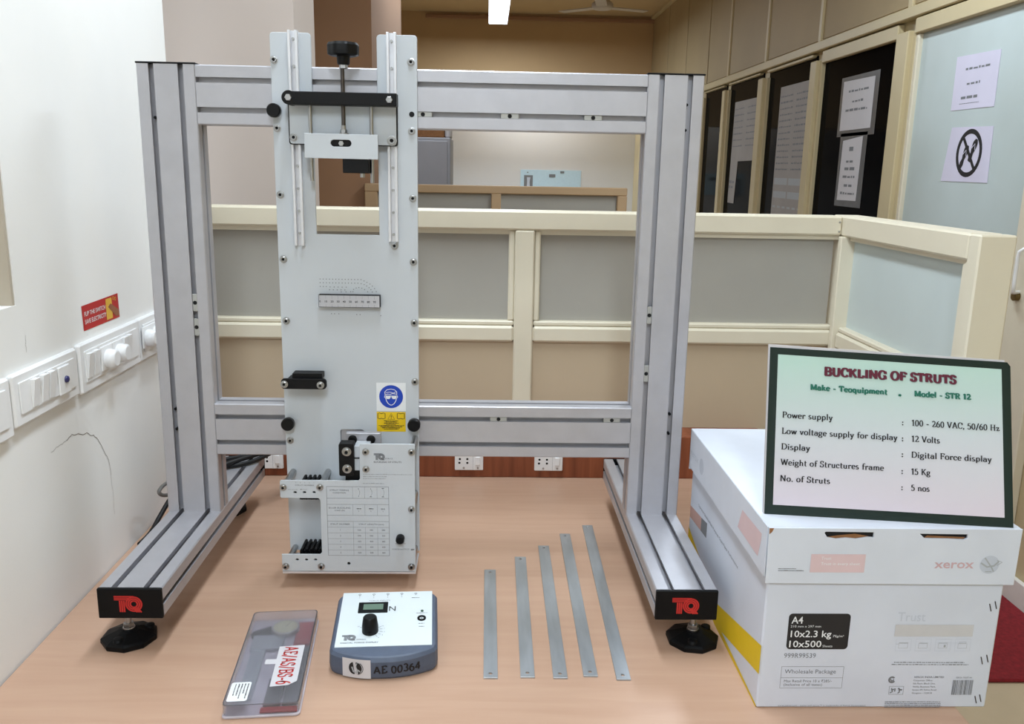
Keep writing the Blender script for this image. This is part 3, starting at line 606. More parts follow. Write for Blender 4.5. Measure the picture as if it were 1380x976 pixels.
# crosshead
build('carriage_backing', MB().curve([rrect(-.2068, .7225, -.0385, .8005, .004)], .006, lambda x, y, z: (x, .2645-z, y), .0003), M_BLACKMET, ap, 'black backing plate')
build('carriage_plate', MB().curve([rrect(-.2046, .7238, -.0405, .79, .004)], .003, lambda x, y, z: (x, .2585-z, y), .0003), M_PLATE, ap)
bar = build('crosshead_bar', MB().box((-.2, .2275, .7808), (-.0368, .2555, .7998), .0012, seg=2).cyl((-.1985, .2272, .7905), (-.1985, .2553, .7905), .0105, 24), M_BLACKMET, ap, 'black crosshead bar')
for x, z in ((-.1985, .7905), (-.0473, .7900)):
    build('hex_bolt', MB().lathe([(.0053, 0), (.0053, .0035), (.0045, .0042), (.0015, .0042)], 6, lambda a, b, c: (x+a, .2275-c, z+b), False), M_STEEL, ap)
capscrew(-.1986, .7333, .2555, .0048, .004); capscrew(-.0474, .7311, .2555, .0058, .004)
build('threaded_rod', MB().lathe([(.0033 if i % 2 else .0030, .752+i*.0012) for i in range(78)], 12, lambda x, y, z: (-.1192+x, .2415+y, z)), M_DARKSTEEL, ap, 'dark threaded loading screw')
gk = lambda x, y, z: (-.1172+x, .2415+y, z)
kb = MB(); n = 64; ring = lambda r, h_: [((r*(1-.055*(.5+.5*math.cos(8*2*math.pi*i/n))))*math.cos(2*math.pi*i/n), (r*(1-.055*(.5+.5*math.cos(8*2*math.pi*i/n))))*math.sin(2*math.pi*i/n), h_) for i in range(n)]
lev = [(.0185, .8525), (.0238, .8545), (.0242, .860), (.0242, .868), (.0225, .8715), (.017, .8725)]
vs = [p for r, h_ in lev for p in ring(r, h_)]; kb.add(vs, [(j*n+i, j*n+(i+1) % n, (j+1)*n+(i+1) % n, (j+1)*n+i) for j in range(len(lev)-1) for i in range(n)]+[tuple(range(n-1, -1, -1)), tuple(range(5*n, 6*n))], gk)
kb.lathe([(.0085, .8405), (.0095, .8425), (.0100, .8525)], 20, gk)
build('hand_knob', kb, M_BLACK, ap, 'black scalloped hand knob')
build('collar', MB().lathe([(.0055, .8345), (.0065, .835), (.0065, .8400), (.0055, .8405)], 6, gk, False), M_STEEL, ap)
build('lock_nut', MB().lathe([(.0078, .7390), (.0078, .7405)], 20, lambda x, y, z: (-.1192+x, .2415+y, z)).lathe([(.005, .7405), (.0055, .741), (.0055, .7455), (.005, .746)], 6, lambda x, y, z: (-.1192+x, .2415+y, z), False).lathe([(.004, .746), (.004, .752)], 10, lambda x, y, z: (-.1192+x, .2415+y, z)), M_STEEL, ap)
for x, z0 in ((-.1713, .6680), (-.0777, .6662)): build('guide_rod', MB().cyl((x, .2495, z0), (x, .2495, .785), .003, 12), M_STEEL, ap)
ch = build('chuck_block', MB().curve([[(-.1767, .7024), (-.0654, .7017), (-.0654, .7384), (-.1763, .7390)], rrect(-.1370, .7199, -.1054, .7302, .005)[::-1]], .004, lambda x, y, z: (x, .2290-z, y), .0004), M_PLATE, ap)
build('block_core', MB().box((-.1740, .2290, .7035), (-.0680, .2475, .7375)), M_PLATE, ch)
build('slot_back', MB().rect(-.138, .7190, -.1044, .7312, lambda x, y, z: (x, .22885, y)), M_HOLE, ch); build('slot_bolt', MB().lathe([(.004, 0), (.004, .003)], 6, lambda a, b, c: (-.1213+a, .2288-c, .7248+b), False), M_STEEL, ch)
ck = build('strut_chuck', MB().box((-.1201, .2290, .6808), (-.0803, .2520, .7030), .001), M_BLACKMET, ap, 'black strut chuck'); build('chuck_screw', MB().cyl((-.0913, .238, .6745), (-.0913, .238, .682), .0036, 12), M_STEEL, ck)
# printed dot curves and the ruler
dt = MB(); u0, v0 = -.1686, .5108; sc_ = .0665/245.
def dot(px, py): dt.disc(u0+(px-405)*sc_, v0-(py-692)*sc_, .00085, FB, .0003, 8)
for i in range(14): dot(405+18.8*i, 692)
for q in ((668, 700), (685, 708), (703, 718), (717, 730), (730, 745), (740, 763)): dot(*q)
for i in range(13): dot(405+18.8*i, 714)
for q in ((650, 717), (668, 722), (683, 730), (697, 740), (708, 752), (716, 766)): dot(*q)
for i in range(3): dot(405+18*i, 737)
for i in range(5): dot(464+24*i, 739); dot(460+23*i, 756)
for q in ((530, 768), (558, 768), (587, 766), (604, 752), (620, 743), (636, 740), (654, 744), (670, 752), (688, 765), (600, 766)): dot(*q)
for q in ((468, 902), (486, 902), (512, 902), (620, 905), (640, 905), (765, 910)): dot(*q)
d_ = build('dot_scale', dt, M_GREY, ap, 'printed rows of grey dots', 'stuff')
ru = build('ruler', MB().box((-.1700, .2625, .4665), (-.0703, .275, .4868), .0006), M_BLACKMET, ap, 'short black ruler block with grey scale')
f = FM(-.1692, .2624, .4672); k = MB().rect(0, 0, .098, .0188, f, .0001); build('scale_face', k, mat('scale_grey', (186, 186, 190), .4), ru)
k = MB()
for i in range(10):
    k.rect(.0015+i*.0098, .0130, .0017+i*.0098, .0188, f, .0004); k.rect(.0015+i*.0098, 0, .0017+i*.0098, .004, f, .0004); k.text(str(i*10), .0018+i*.0098, .0072, .0036, f, .0004, align='CENTER', bold=.01)
build('scale_marks', k, M_INK, ru)
# deflection gauge holder clip
gc = build('gauge_clip', MB().curve([rrect(-.2305, .3340, -.157, .3512, .0055)], .006, lambda x, y, z: (x, .246-z, y), .0005).box((-.2225, .246, .336), (-.168, .275, .3495), .001), M_BLACKMET, ap, 'black gauge holder clip')
build('clip_cradle', MB().curve([rrect(-.2136, .349, -.1650, .3585, .001)], .022, lambda x, y, z: (x, .270-z, y), .0005), M_BLACKMET, gc)
capscrew(-.2252, .3420, .240, .0046, .003); capscrew(-.1664, .3412, .240, .0046, .005)
# safety stickers
f = FM(-.0802, YB, .2887)
st = build('goggles_sticker', MB().rect(0, 0, .0492, .0492, f, .0003), M_LWHITE, ap, 'white sticker with blue goggles sign')
build('blue_disc', MB().disc(.0246, .0250, .0200, f, .0005, 40), M_BLUE, st)
k = MB(); cx, cy_ = .0246, .0250; T = lambda L: [(cx+a*.001, cy_+b*.001) for a, b in L]
k.stroke(T([(-10.5, 2), (-11, -1), (-9, -2.5), (-8, -7), (-5, -12), (-1.5, -14.5), (1.5, -14.5), (5, -12), (8, -7), (9, -2.5), (11, -1), (10.5, 2)]), .0011, f, .0007)
k.stroke(T([(-10, 3), (-10.5, 8), (-7, 12), (0, 13.3), (6, 12), (9.5, 8.5), (9.5, 3), (7, 5), (2, 5.5), (-1, 4), (-6, 4.5), (-10, 3)]), .0011, f, .0007)
k.stroke(T([(-9, 7), (-2, 8), (4, 6.5), (8, 8.5)]), .0009, f, .0007)
k.flat(T([(-9.5, 1.5), (-.6, 1.5), (-.8, -1.5), (-3, -4), (-7, -4), (-9, -1.5)]), f, .0007); k.flat(T([(9.5, 1.5), (.6, 1.5), (.8, -1.5), (3, -4), (7, -4), (9, -1.5)]), f, .0007); k.rect(cx-.0095, cy_+.0008, cx+.0095, cy_+.0018, f, .0007)
build('goggles_face', k, M_LWHITE, st)
f = FM(-.0803, YB, .2522)
yl = build('warning_sticker', MB().rect(0, 0, .0488, .0348, f, .0003), M_STICKY, ap, 'yellow warning sticker')
k = MB(); k.stroke([(.0187, .0218), (.0244, .0322), (.0301, .0218)], .0009, f, .0005, closed=True); k.rect(.0238, .0250, .0250, .0290, f, .0005); k.disc(.0244, .0233, .0007, f, .0005, 8)
for bx in (.0020, .0346):
    k.stroke([(bx, .0235), (bx+.003, .0225), (bx+.0061, .0235), (bx+.0092, .0225), (bx+.0122, .0235), (bx+.0122, .0320), (bx+.0092, .0328), (bx+.0061, .0315), (bx+.003, .0328), (bx, .0320)], .0010, f, .0005, closed=True)
for i, (a, b) in enumerate(((.012, .036), (.015, .034), (.012, .037), (.016, .032), (.003, .046), (.006, .043), (.009, .039), (.012, .037))): k.scribble(a, b, .0187-i*.0021, .0013, f, .0005, .1, seed=i)
build('warning_print', k, M_INK, yl)
# cover box at the bottom
cov = [(-.231, .0315), (-.0100, .0315), (-.0100, .2525), (-.0115, .2545), (-.0975, .2545), (-.0993, .2525), (-.0995, .1945), (-.1020, .1915), (-.2275, .1912), (-.2293, .1892), (-.2295, .1630), (-.2275, .1607), (-.168, .1607), (-.1648, .1575), (-.1648, .0650), (-.1680, .0614), (-.2310, .0614)]
holes = [[(x+.0028*math.cos(a), z+.0019*math.sin(a)) for a in [i*math.pi/5 for i in range(10)]][::-1] for x, z in ((-.2051, .1705), (-.1901, .1706), (-.1745, .1708), (-.206, .0519), (-.1907, .0519), (-.1757, .052))]+[circ(-.1209, .0453, .0027, 12)[::-1]]
cover = build('cover_plate', MB().curve([cov]+holes, .003, lambda x, y, z: (x, YC+.003-z, y), .0004), M_PLATE, ap, 'pale grey front cover plate with printed table')
build('base_strip', MB().box((-.2312, .2015, .0262), (-.0100, .275, .0300), .0004), M_SLIDE, ap)
build('hole_shade', MB().box((-.212, .2045, .1665), (-.167, .2075, .1745)).box((-.212, .2045, .0485), (-.167, .2075, .0555)).box((-.126, .2045, .041), (-.116, .2075, .049)), M_HOLE, ap)
SC_ = [(-.224, .1794), (-.1646, .1799), (-.0894, .2411), (-.0894, .2115), (-.0155, .2412), (-.0162, .1424), (-.0169, .0402), (-.2252, .0401), (-.1665, .0403)]
for x, z in SC_:
    capscrew(x, z, YC, .0044, .0046)
    build('standoff', MB().cyl((x, YC+.003, z), (x, YB, z), .0052, 14), M_STEEL, ap)
build('cell_box', MB().box((-.155, .222, .036), (-.018, .27, .165), .001), M_PLATE, ap)
for z0, x0, x1 in ((.0300, -.2070, -.1660), (.1480, -.2040, -.1690)):
    rk = MB().box((x0, .226, z0), (x1, .262, z0+.026))
    for i in range(5): rk.box((x0+.0016+i*.0078, .224, z0), (x0+.0016+i*.0078+.0046, .264, z0+.0305), .0012)
    build('strut_rack', rk, M_BLACKMET, ap, 'black notched strut rack')
build('adjust_knob', MB().lathe([(.0070, 0), (.0070, .010), (.0058, .0125)], 20, lambda a, b, c: (-.0348+a, YC-c, .0919+b)), M_BLACK, ap, 'small black adjuster knob')
jb = build('jaw_block', MB().curve([rrect(-.1328, .1995, -.1085, .2545, .003)], .02, lambda x, y, z: (x, .2195-z, y), .0005), M_BLACKMET, ap, 'black clamp jaw')
capscrew(-.1200, .2412, .1995, .0056, .005); capscrew(-.1198, .2120, .1995, .0056, .005)
build('jaw_spacer', MB().box((-.1085, .206, .207), (-.085, .235, .2485), .0005), M_PLATE, ap); build('jaw_pin', MB().cyl((-.109, .2055, .2285), (-.098, .2055, .2285), .0011, 8), M_HOLE, ap); build('jaw_foot', MB().box((-.1245, .2095, .188), (-.092, .24, .2065)), M_BLACKMET, ap)
build('load_bracket', MB().box((-.1265, .2365, .2330), (-.0695, .248, .2610), .0008), M_ALU, ap)
for x in (-.1156, -.0854): build('bracket_bolt', MB().lathe([(.0072, 0), (.0072, .003), (.0060, .004), (.0035, .004)], 18, lambda a, b, c: (x+a, .2365-c, .2505+b)), M_BLACKMET, ap)
# cover lettering
z = .0004; k = MB(); t1 = .0003
X0, X1, Z0, Z1 = -.1544, -.0530, .0599, .1815
rows = [.1815, .1612, .1505, .1313, .1208]
k.frame(X0, Z0, X1, Z1, .0005, FC, z)
for r in rows[1:]: k.rect(X0, r-.0002, X1, r+.0002, FC, z)
for a, b in ((.1612, .1815), (.1313, .1505)):
    for x in (-.1121, -.0925, -.0723): k.rect(x, a, x+.00025, b, FC, z)
for i in range(5): k.rect(X0, .1103-i*.0101, X1, .1106-i*.0101, FC, z) if i < 5 else 0
k.rect(-.1121, Z0, -.1118, .1208, FC, z)
for x in (-.0925, -.0723): k.rect(x, Z0, x+.00025, .1106, FC, z)
build('table_lines', k, M_GREY, cover)
k = MB()
k.text('STRUT FIXING', -.1335, .1738, .0027, FC, z, align='CENTER', width=.031); k.text('CONDITION', -.1335, .1692, .0027, FC, z, align='CENTER')
k.text('EULER BUCKLING', -.1335, .1430, .0027, FC, z, align='CENTER', width=.035); k.text('LOAD (N)', -.1335, .1386, .0027, FC, z, align='CENTER')
for x, tl, bl in ((-.1023, 0, 0), (-.0824, 0, 1), (-.0626, 1, 1)):
    k.stroke([(x, .1775), (x+.0018, .1735), (x+.0018, .1690), (x, .1650)], .0003, FC, z); k.disc(x, .178, .0006, FC, z, 8); k.disc(x, .1645, .0006, FC, z, 8)
    if tl: k.rect(x-.002, .1783, x+.002, .1792, FC, z)
    if bl: k.rect(x-.002, .1635, x+.002, .1642, FC, z)
    k.scribble(x-.0035, x+.004, .1425, .0016, FC, z, .1, seed=int(x*-1e4)); k.rect(x-.0035, .1411, x+.0038, .1413, FC, z); k.text('L', x, .1378, .0024, FC, z, align='CENTER')
k.text('STRUT NUMBER', -.1335, .1145, .0027, FC, z, align='CENTER', width=.032); k.text('STRUT LENGTH (mm)', -.0825, .1145, .0027, FC, z, align='CENTER', width=.041)
for i, rw in enumerate((('1', '320', '300', '280'), ('2', '370', '350', '330'), ('3', '420', '400', '380'), ('4', '470', '450', '430'), ('5', '520', '500', '480'))):
    for tx, x in zip(rw, (-.1335, -.1023, -.0824, -.0626)): k.text(tx, x, .1042-i*.0101, .0028, FC, z, align='CENTER')
k.text('BUCKLING OF STRUTS', -.0765, .2227, .0028, FC, z, width=.0447, bold=.02); k.text('STR12', -.0588, .2287, .0024, FC, z, width=.0128)
k.text('FORCE OUTPUT', -.0486, .0705, .0024, FC, z, width=.0285, shear=.15); k.flat([(-.0185, .0712), (-.0155, .0732), (-.0155, .0722), (-.0120, .0727), (-.0120, .0705), (-.0155, .0702), (-.0155, .0692)], FC, z)
k.text('STRUT NUMBER', -.2047, .1820, .0024, FC, z, width=.031)
for i, c_ in enumerate('54321'): k.text(c_, -.2035+i*.0073, .1866, .0020, FC, z, align='CENTER')
k.rect(-.195, .1760, -.185, .1763, FC, z); k.flat([(-.197, .17615), (-.1945, .1772), (-.1945, .1751)], FC, z)
build('lettering', k, M_GREY, cover, 'small grey printed lettering', kind='stuff')
k = MB(); k.scribble(-.0944, -.0144, .2022, .0013, FC, z, .2, 1); k.scribble(-.0945, -.056, .1985, .0013, FC, z, .2, 2); k.scribble(-.0945, -.058, .195, .0013, FC, z, .2, 3); k.scribble(-.0947, -.0606, .1865, .0016, FC, z, .2, 4); k.scribble(-.0435, -.0262, .0810, .0018, FC, z, .15, 5); k.scribble(-.2165, -.2010, .1752, .0013, FC, z, .2, 6)
build('fine_print', k, M_LGREY, cover, kind='stuff')
k = MB(); logo(k, -.0764, .2275, .0112, FC, z); build('logo', k, M_GREY, cover, 'grey interlocked letters')

# ================================================================== CABLES behind the left upright
cb_ = thing('power_cable', 'black coiled cable lying behind the left upright', 'cable', (-.42, .5, .1026))
def spline(P, n=10):
    out = []; P = [Vector(p) for p in P]
    for i in range(len(P)-1):
        a, b, c, d = P[max(i-1, 0)], P[i], P[i+1], P[min(i+2, len(P)-1)]
        for k_ in range(n):
            t = k_/n; out.append(.5*((2*b)+(c-a)*t+(2*a-5*b+4*c-d)*t*t+(3*b-a-3*c+d)*t**3))
    return out+[P[-1]]
build('cord', MB().tube(spline([(-.530, .36, .0046), (-.5287, .41, .0050), (-.5254, .449, .020), (-.5165, .4834, .042), (-.497, .51, .07), (-.465, .52, .1078), (-.40, .50, .1078), (-.36, .53, .1085), (-.335, .575, .112), (-.31, .615, .122), (-.29, .66, .11), (-.27, .70, .06)]), .0046, 10), M_RUBBER, cb_)
build('cord_loop', MB().tube(spline([(-.44, .46, .1078), (-.39, .505, .116), (-.345, .555, .119), (-.315, .59, .121), (-.305, .61, .117), (-.31, .628, .105), (-.33, .62, .1075), (-.37, .575, .1078), (-.42, .535, .1085), (-.455, .50, .112)]), .0048, 10), M_RUBBER, cb_)
build('cord_end', MB().tube(spline([(-.455, .50, .1075), (-.478, .475, .103), (-.495, .445, .0975), (-.502, .418, .0965), (-.504, .402, .0905), (-.5, .408, .0815), (-.492, .43, .075), (-.480, .455, .074)]), .0036, 10), M_RUBBER2, cb_, 'grey thin cord end')

# ================================================================== WALL SWITCHES, STICKER
def plate(y0, y1, z0, z1, lab):
    t = thing('switch_plate', lab, 'switch', (-.548, (y0+y1)/2, z0), group='white switch plates along the left wall')
    f = LM(-.548, 0, 0)
    build('surround', MB().curve([rrect(y0, z0, y1, z1, .004)], .009, f, .003), M_WHITE, t)
    build('inner_frame', MB().curve([rrect(y0+.014, z0+.017, y1-.014, z1-.013, .002)], .002, lambda x, y, z: f(x, y, z+.009), .0006), M_WHITE, t)
    return t, f
def rocker(t, f, y0, y1, z0=.350, z1=.390): build('rocker', MB().add([(y0, z0, .011), (y1, z0, .011), (y1, z1, .011), (y0, z1, .011), (y0, z0, .0125), (y1, z0, .0125), (y1, z1, .0175), (y0, z1, .0175)], [(0, 3, 2, 1), (4, 5, 6, 7), (0, 1, 5, 4), (1, 2, 6, 5), (2, 3, 7, 6), (3, 0, 4, 7)], f), M_WHITE, t)
def regulator(t, f, y, z):
    b = build('regulator_base', MB().box((y-.022, z-.02, .011), (y+.022, z+.021, .0135), .001, f), M_WHITE, t)
    build('fan_knob', MB().lathe([(.0155, .0135), (.0165, .016), (.0155, .028), (.012, .030)], 24, lambda a, c, d: f(y+a, z-.002+c, d)), M_WHITE, b, 'round fan regulator knob')
t, f = plate(-.18, .0135, .322, .405, 'white switch plate cut off at the left edge of picture')
t, f = plate(.0185, .208, .330, .4055, 'white switch plate with three rockers and a blue indicator lamp')
for a, b in ((.0613, .0768), (.0868, .1030), (.1080, .1232)): rocker(t, f, a, b)
build('indicator_base', MB().box((.137, .346, .011), (.171, .389, .014), .001, f), M_WHITE, t); build('indicator_lamp', MB().lathe([(.0055, .014), (.005, .017), (.002, .0185)], 14, lambda a, c, d: f(.157+a, .3675+c, d)), ink('dark_blue_lens', (46, 46, 96), .3), t, 'dark blue indicator lamp')
t, f = plate(.2165, .4545, .326, .4075, 'white switch plate with two regulator knobs between rocker pairs')
for a, b in ((.2339, .2510), (.2560, .2730), (.3700, .3860), (.3880, .4040)): rocker(t, f, a, b)
regulator(t, f, .305, .369); regulator(t, f, .350, .369)
t, f = plate(.4575, .690, .326, .4075, 'white switch plate furthest along wall, partly behind the upright')
regulator(t, f, .481, .370); regulator(t, f, .523, .370)
sk = thing('wall_sticker', 'red save electricity sticker on the wall above the switches', 'sticker', (-.548, .326, .422))
f = LM(-.548, 0, 0); k = MB(); k.flat([(.2575, .4224), (.3963, .4224), (.3952, .4649), (.2554, .4634)], f, .0005); build('film', k, M_STICKRED, sk)
k = MB(); k.text('FLIP THE SWITCH', .263, .4455, .0075, f, .0009, width=.078, bold=.012); k.text('SAVE ELECTRICITY', .263, .4325, .0075, f, .0009, width=.080, bold=.012); build('lettering', k, M_LWHITE, sk)
k = MB(); k.rect(.344, .4255, .368, .4615, f, .0008); k.ring(.375, .459, .002, .0032, f, .0008); k.ring(.383, .457, .002, .0032, f, .0008); build('switch_picture', k, M_STICKYEL, sk)
k = MB(); k.flat([(.352, .447), (.362, .452), (.378, .444), (.394, .436), (.394, .426), (.380, .427), (.366, .437)], f, .0011); build('hand_picture', k, M_SKIN, sk)

# ================================================================== FIVE STRUTS
NAMES = ['shortest flat steel strut, nearest to the force display', 'second shortest flat steel strut, between the shortest and the middle one', 'middle length flat steel strut lying third in the row of five', 'second longest flat steel strut, lying between middle and longest struts', 'longest flat steel strut, nearest to the right foot rail']
BASE = [(.1148, -.0623, .0001), (.1664, -.0603, .0038), (.2121, -.0622, .0035), (.2548, -.0576, .0057), (.3000, -.0660, .0089)]
LEN = [.330, .380, .430, .480, .530]
for i in range(5):
    bx, by, dx = BASE[i]; L_ = LEN[i]; a = -math.asin(dx/L_)
    t = thing('flat_strut', NAMES[i], 'strut', (bx, by, 0), a, 'flat steel struts on the table', local=True)
    body = [(-.01, 0), (.01, 0), (.01, L_), (-.01, L_)]
    ov = lambda yc: [(.0022*math.cos(q)*1.2, yc+.0028*math.sin(q)) for q in [j*math.pi/6 for j in range(12)]][::-1]
    build('bar', MB().curve([body, ov(.0105), ov(L_-.0095)], .0025, ident, .0003), M_STRUT, t)

# ================================================================== DIGITAL FORCE DISPLAY
dp = thing('force_display', 'slate blue digital force display with white face and black knob', 'meter', (-.0385, .012, 0), math.radians(3.4), local=True)
def hgt(y): return .033+(.050-.033)*(y+.077)/.162
def fronty(x): return -.0775+.0225*(abs(x)/.0755)**2.2
def outl(ins, n=16):
    P = []; w_ = .0755-ins
    for i in range(n+1):
        x = -w_+2*w_*i/n; P.append((x, fronty(x)+ins))
    P[0] = (P[0][0]+.003, P[0][1]-.001); P[-1] = (P[-1][0]-.003, P[-1][1]-.001)
    P += [(w_, -.048+ins*.3)]
    P += ellipse_pts(w_-.012, .083-ins-.012, .012, .012, 0, 90, 4)+ellipse_pts(-w_+.012, .083-ins-.012, .012, .012, 90, 180, 4)
    P += [(-w_, -.048+ins*.3)]
    return P
rings = [(.004, 0, 0), (.001, .004, 0), (0, .012, 0), (.0005, None, .006), (.0035, None, .0012), (.006, None, 0)]
vs = []
for ins, zz, dz in rings: vs += [(x, y, zz if zz is not None else hgt(y)-dz) for x, y in outl(ins)]
n = len(outl(0)); fs = [(j*n+i, j*n+(i+1) % n, (j+1)*n+(i+1) % n, (j+1)*n+i) for j in range(len(rings)-1) for i in range(n)]+[tuple(range(n-1, -1, -1)), tuple(range((len(rings)-1)*n, len(rings)*n))]
build('housing', MB().add(vs, fs), M_BLUEBOX, dp)
FU = lambda x, y, z: (-.0680+x*.1355, .0805-y*.1310, hgt(.0805-y*.1310)+.0008+z)          # face: x across, y down, both 0..1
fc = build('face_panel', MB().add([(0, 0, 0), (1, 0, 0), (1, 1, 0), (0, 1, 0), (0, 0, -.0016), (1, 0, -.0016), (1, 1, -.0016), (0, 1, -.0016)], [(3, 2, 1, 0), (4, 5, 6, 7), (0, 1, 5, 4), (1, 2, 6, 5), (2, 3, 7, 6), (3, 0, 4, 7)], FU), M_FACE, dp)
FT = lambda x, y, z: (-.0680+x, .0805-.1310+y, hgt(.0805-.1310+y)+.0008+z)                 # same plane in metres, y up
Q = lambda u, v: (u*.1355, (1-v)*.1310)
k = MB()
for i in range(5):
    x, y = Q(.186+.157*i, .045); k.ring(x, y, .0013, .0021, FT, .0003, n=10); k.rect(x-.0005, y-.0042, x+.0005, y-.0022, FT, .0003)
for i in range(4): x, y = Q(.186+.157*i, .115); k.text(str(i+1), x, y, .0026, FT, .0003, align='CENTER')
x, y = Q(.30, .18); k.text('FORCE INPUTS', x, y, .0026, FT, .0003, width=.031)
x, y = Q(.055, .945); k.text('DIGITAL FORCE DISPLAY', x, y, .0031, FT, .0003, width=.053, bold=.02); x, y = Q(.215, .89); k.text('STR8A', x, y, .0026, FT, .0003, width=.0135)
cxk, cyk = Q(.347, .735)
for a, tx in ((-52, '4'), (-30, '3'), (-8, '2'), (14, '1'), (32, '10'), (148, '20')):
    c_, s_ = math.cos(math.radians(a)), math.sin(math.radians(a)); k.stroke([(cxk+.0135*c_, cyk+.0135*s_), (cxk+.018*c_, cyk+.018*s_)], .0006, FT, .0003); k.text(tx, cxk+.0205*c_, cyk+.0205*s_-.001, .0024, FT, .0003, align='CENTER')
x, y = Q(.887, .63); k.scribble(x-.0045, x+.004, y, .0013, FT, .0003, .2, 3); x, y = Q(.887, .685); k.scribble(x-.004, x+.004, y, .0014, FT, .0003, .1, 4); x, y = Q(.887, .435); k.scribble(x-.008, x+.008, y, .0010, FT, .0003, .2, 5); x, y = Q(.814, .135); k.scribble(x-.006, x+.006, y, .0014, FT, .0003, .1, 6)
build('lettering', k, M_GREY, fc, kind='stuff'); k = MB(); x, y = Q(.532, .378); k.stroke([(x, y), (x, y+.0118)], .0015, FT, .0003); k.stroke([(x, y+.0112), (x+.0082, y+.0006)], .0014, FT, .0004); k.stroke([(x+.0082, y), (x+.0082, y+.0118)], .0015, FT, .0003); build('unit_letter', k, M_INK, fc, 'black letter N beside the screen'); k = MB(); x, y = Q(.060, .895); logo(k, x, y, .0125, FT, .0003); build('logo', k, M_GREY, fc, 'grey interlocked letters')
b = build('display_bezel', MB().box((.19*.1355, (1-.405)*.131, -.0005), (.512*.1355, (1-.215)*.131, .002), .0006, FT), M_CAP, dp, 'black display bezel'); build('lcd_screen', MB().rect(.245*.1355, (1-.365)*.131, .462*.1355, (1-.258)*.131, FT, .0022), M_LCD, b, 'green grey lcd window')
kx, ky, kz = FT(cxk, cyk, 0)
build('selector_knob', MB().lathe([(.0118, 0), (.0116, .010), (.0098, .0225), (.0085, .024)], 22, lambda a, c, d: (kx+a, ky+c, kz-.001+d), True).flat([(-.003, -.0112), (0, -.0150), (.003, -.0112), (0, -.006)], lambda a, c, d: (kx+a, ky+c, kz+.004)), M_BLACK, dp, 'black selector knob')
jx, jy = Q(.887, .53); build('power_jack', MB().lathe([(.0064, -.001), (.0064, .0012), (.0035, .0014), (.0032, -.0005)], 20, lambda a, c, d: FT(jx+a, jy+c, d)), M_CAP, dp); build('jack_pin', MB().lathe([(.001, -.0004), (.001, .0012)], 8, lambda a, c, d: FT(jx+a, jy+c, d)), M_STEEL, dp)
lx, ly = Q(.89, .395); build('power_led', MB().lathe([(.0022, -.0005), (.0022, .0012), (.001, .002)], 12, lambda a, c, d: FT(lx+a, ly+c, d)), M_GREENLED, dp, 'dull green power light')
FF = lambda x, y, z: (x, fronty(x)-.0006-z, y)
k = MB(); xs = [-.0555+i*.0049 for i in range(9)]
for a, b in zip(xs, xs[1:]): k.rect(a, .003, b, .0315, FF, .0004)
b = build('asset_label', k, M_PAPER, dp, 'white square label with round emblem')
k = MB(); cx, cz = -.0360, .0180; k.ring(cx, cz, .0088, .0096, FF, .0012, -80, 60, 16); k.flat(ellipse_pts(cx-.0035, cz, .0070, .0092, 100, 280, 12), FF, .0012); k.flat(ellipse_pts(cx-.0005, cz, .0080, .0092, -70, 95, 12), FF, .0012); build('emblem', k, M_INK, b)
k = MB(); k.stroke([(cx-.0062, cz+.002), (cx-.004, cz-.0052), (cx-.001, cz-.0058)], .0022, FF, .0016); k.stroke([(cx+.001, cz-.006), (cx+.0025, cz-.002), (cx+.005, cz-.0045)], .0022, FF, .0016); k.stroke([(cx-.0005, cz-.0085), (cx+.0012, cz-.001), (cx-.0008, cz+.003), (cx+.0012, cz+.0085)], .0010, FF, .0017); build('emblem_detail', k, M_LGREY, b)
k = MB(); letters(k, 'AE 00364', -.0125, .0115, .0110, lambda x, y, z: FF(x, y+.0008*math.sin(x*260), .0006), width=.0650, thick=.20, thin=.17, serif=False); build('hand_lettering', k, M_INK, dp, 'black marker lettering')

# ================================================================== CALIPER CASE AND CALIPER
CA = math.radians(4.9)
cs = thing('caliper_case', 'clear plastic caliper case with handwritten red label on the table', 'case', (-.1900, -.0290, 0), CA, local=True)
CW, CL, CH = .0480, .1190, .0200
build('tray', MB().curve([rrect(-CW-.0012, -CL-.0012, CW+.0012, CL+.0012, .006)], .004, ident, .001), M_TRAY, cs, 'smoky grey tray of the case')
build('red_insert', MB().box((-.002, -CL+.002, .004), (CW-.003, -CL+.012, .0075), .001).box((.020, .040, .004), (CW-.004, CL-.015, .0075), .001), M_REDPOUCH, cs); build('dark_insert', MB().box((.0, -CL+.014, .004), (.022, -.045, .0085), .001).box((.024, -CL+.016, .004), (CW-.004, .038, .0065), .001), mat('dark_case_insert', (78, 74, 78), .5), cs)
lid = MB(); lid.curve([rrect(-CW, -CL, CW, CL, .007), rrect(-CW+.0014, -CL+.0014, CW-.0014, CL-.0014, .006)[::-1]], CH-.0054, lambda x, y, z: (x, y, z+.004)); lid.curve([rrect(-CW, -CL, CW, CL, .007)], .0014, lambda x, y, z: (x, y, z+CH-.0014), .0004)
build('lid', lid, M_CLEAR, cs, 'clear plastic lid')
f = lambda x, y, z: (x, y, CH+.0003+z)
k = MB().flat([(.006, -.083), (.0300, -.081), (.0400, -.072), (.0400, .017), (.0050, .0150)], f).rect(-.009, -.029, .0060, -.017, f)
lb = build('asset_label', k, M_PAPER, cs, 'white paper label with red handwriting')
k = MB(); letters(k, 'AE/AS/BS-6', 0, 0, .0185, lambda x, y, z: f(.0135+y, .0130-x, .0004), width=.0930, thick=.16, thin=.13, serif=False); build('hand_lettering', k, M_RED, lb, 'red marker lettering')
lb = build('maker_label', MB().curve([rrect(-.0440, -.1120, -.0185, -.0700, .003)], .0003, f), M_LWHITE, cs, 'small white printed label')
k = MB()
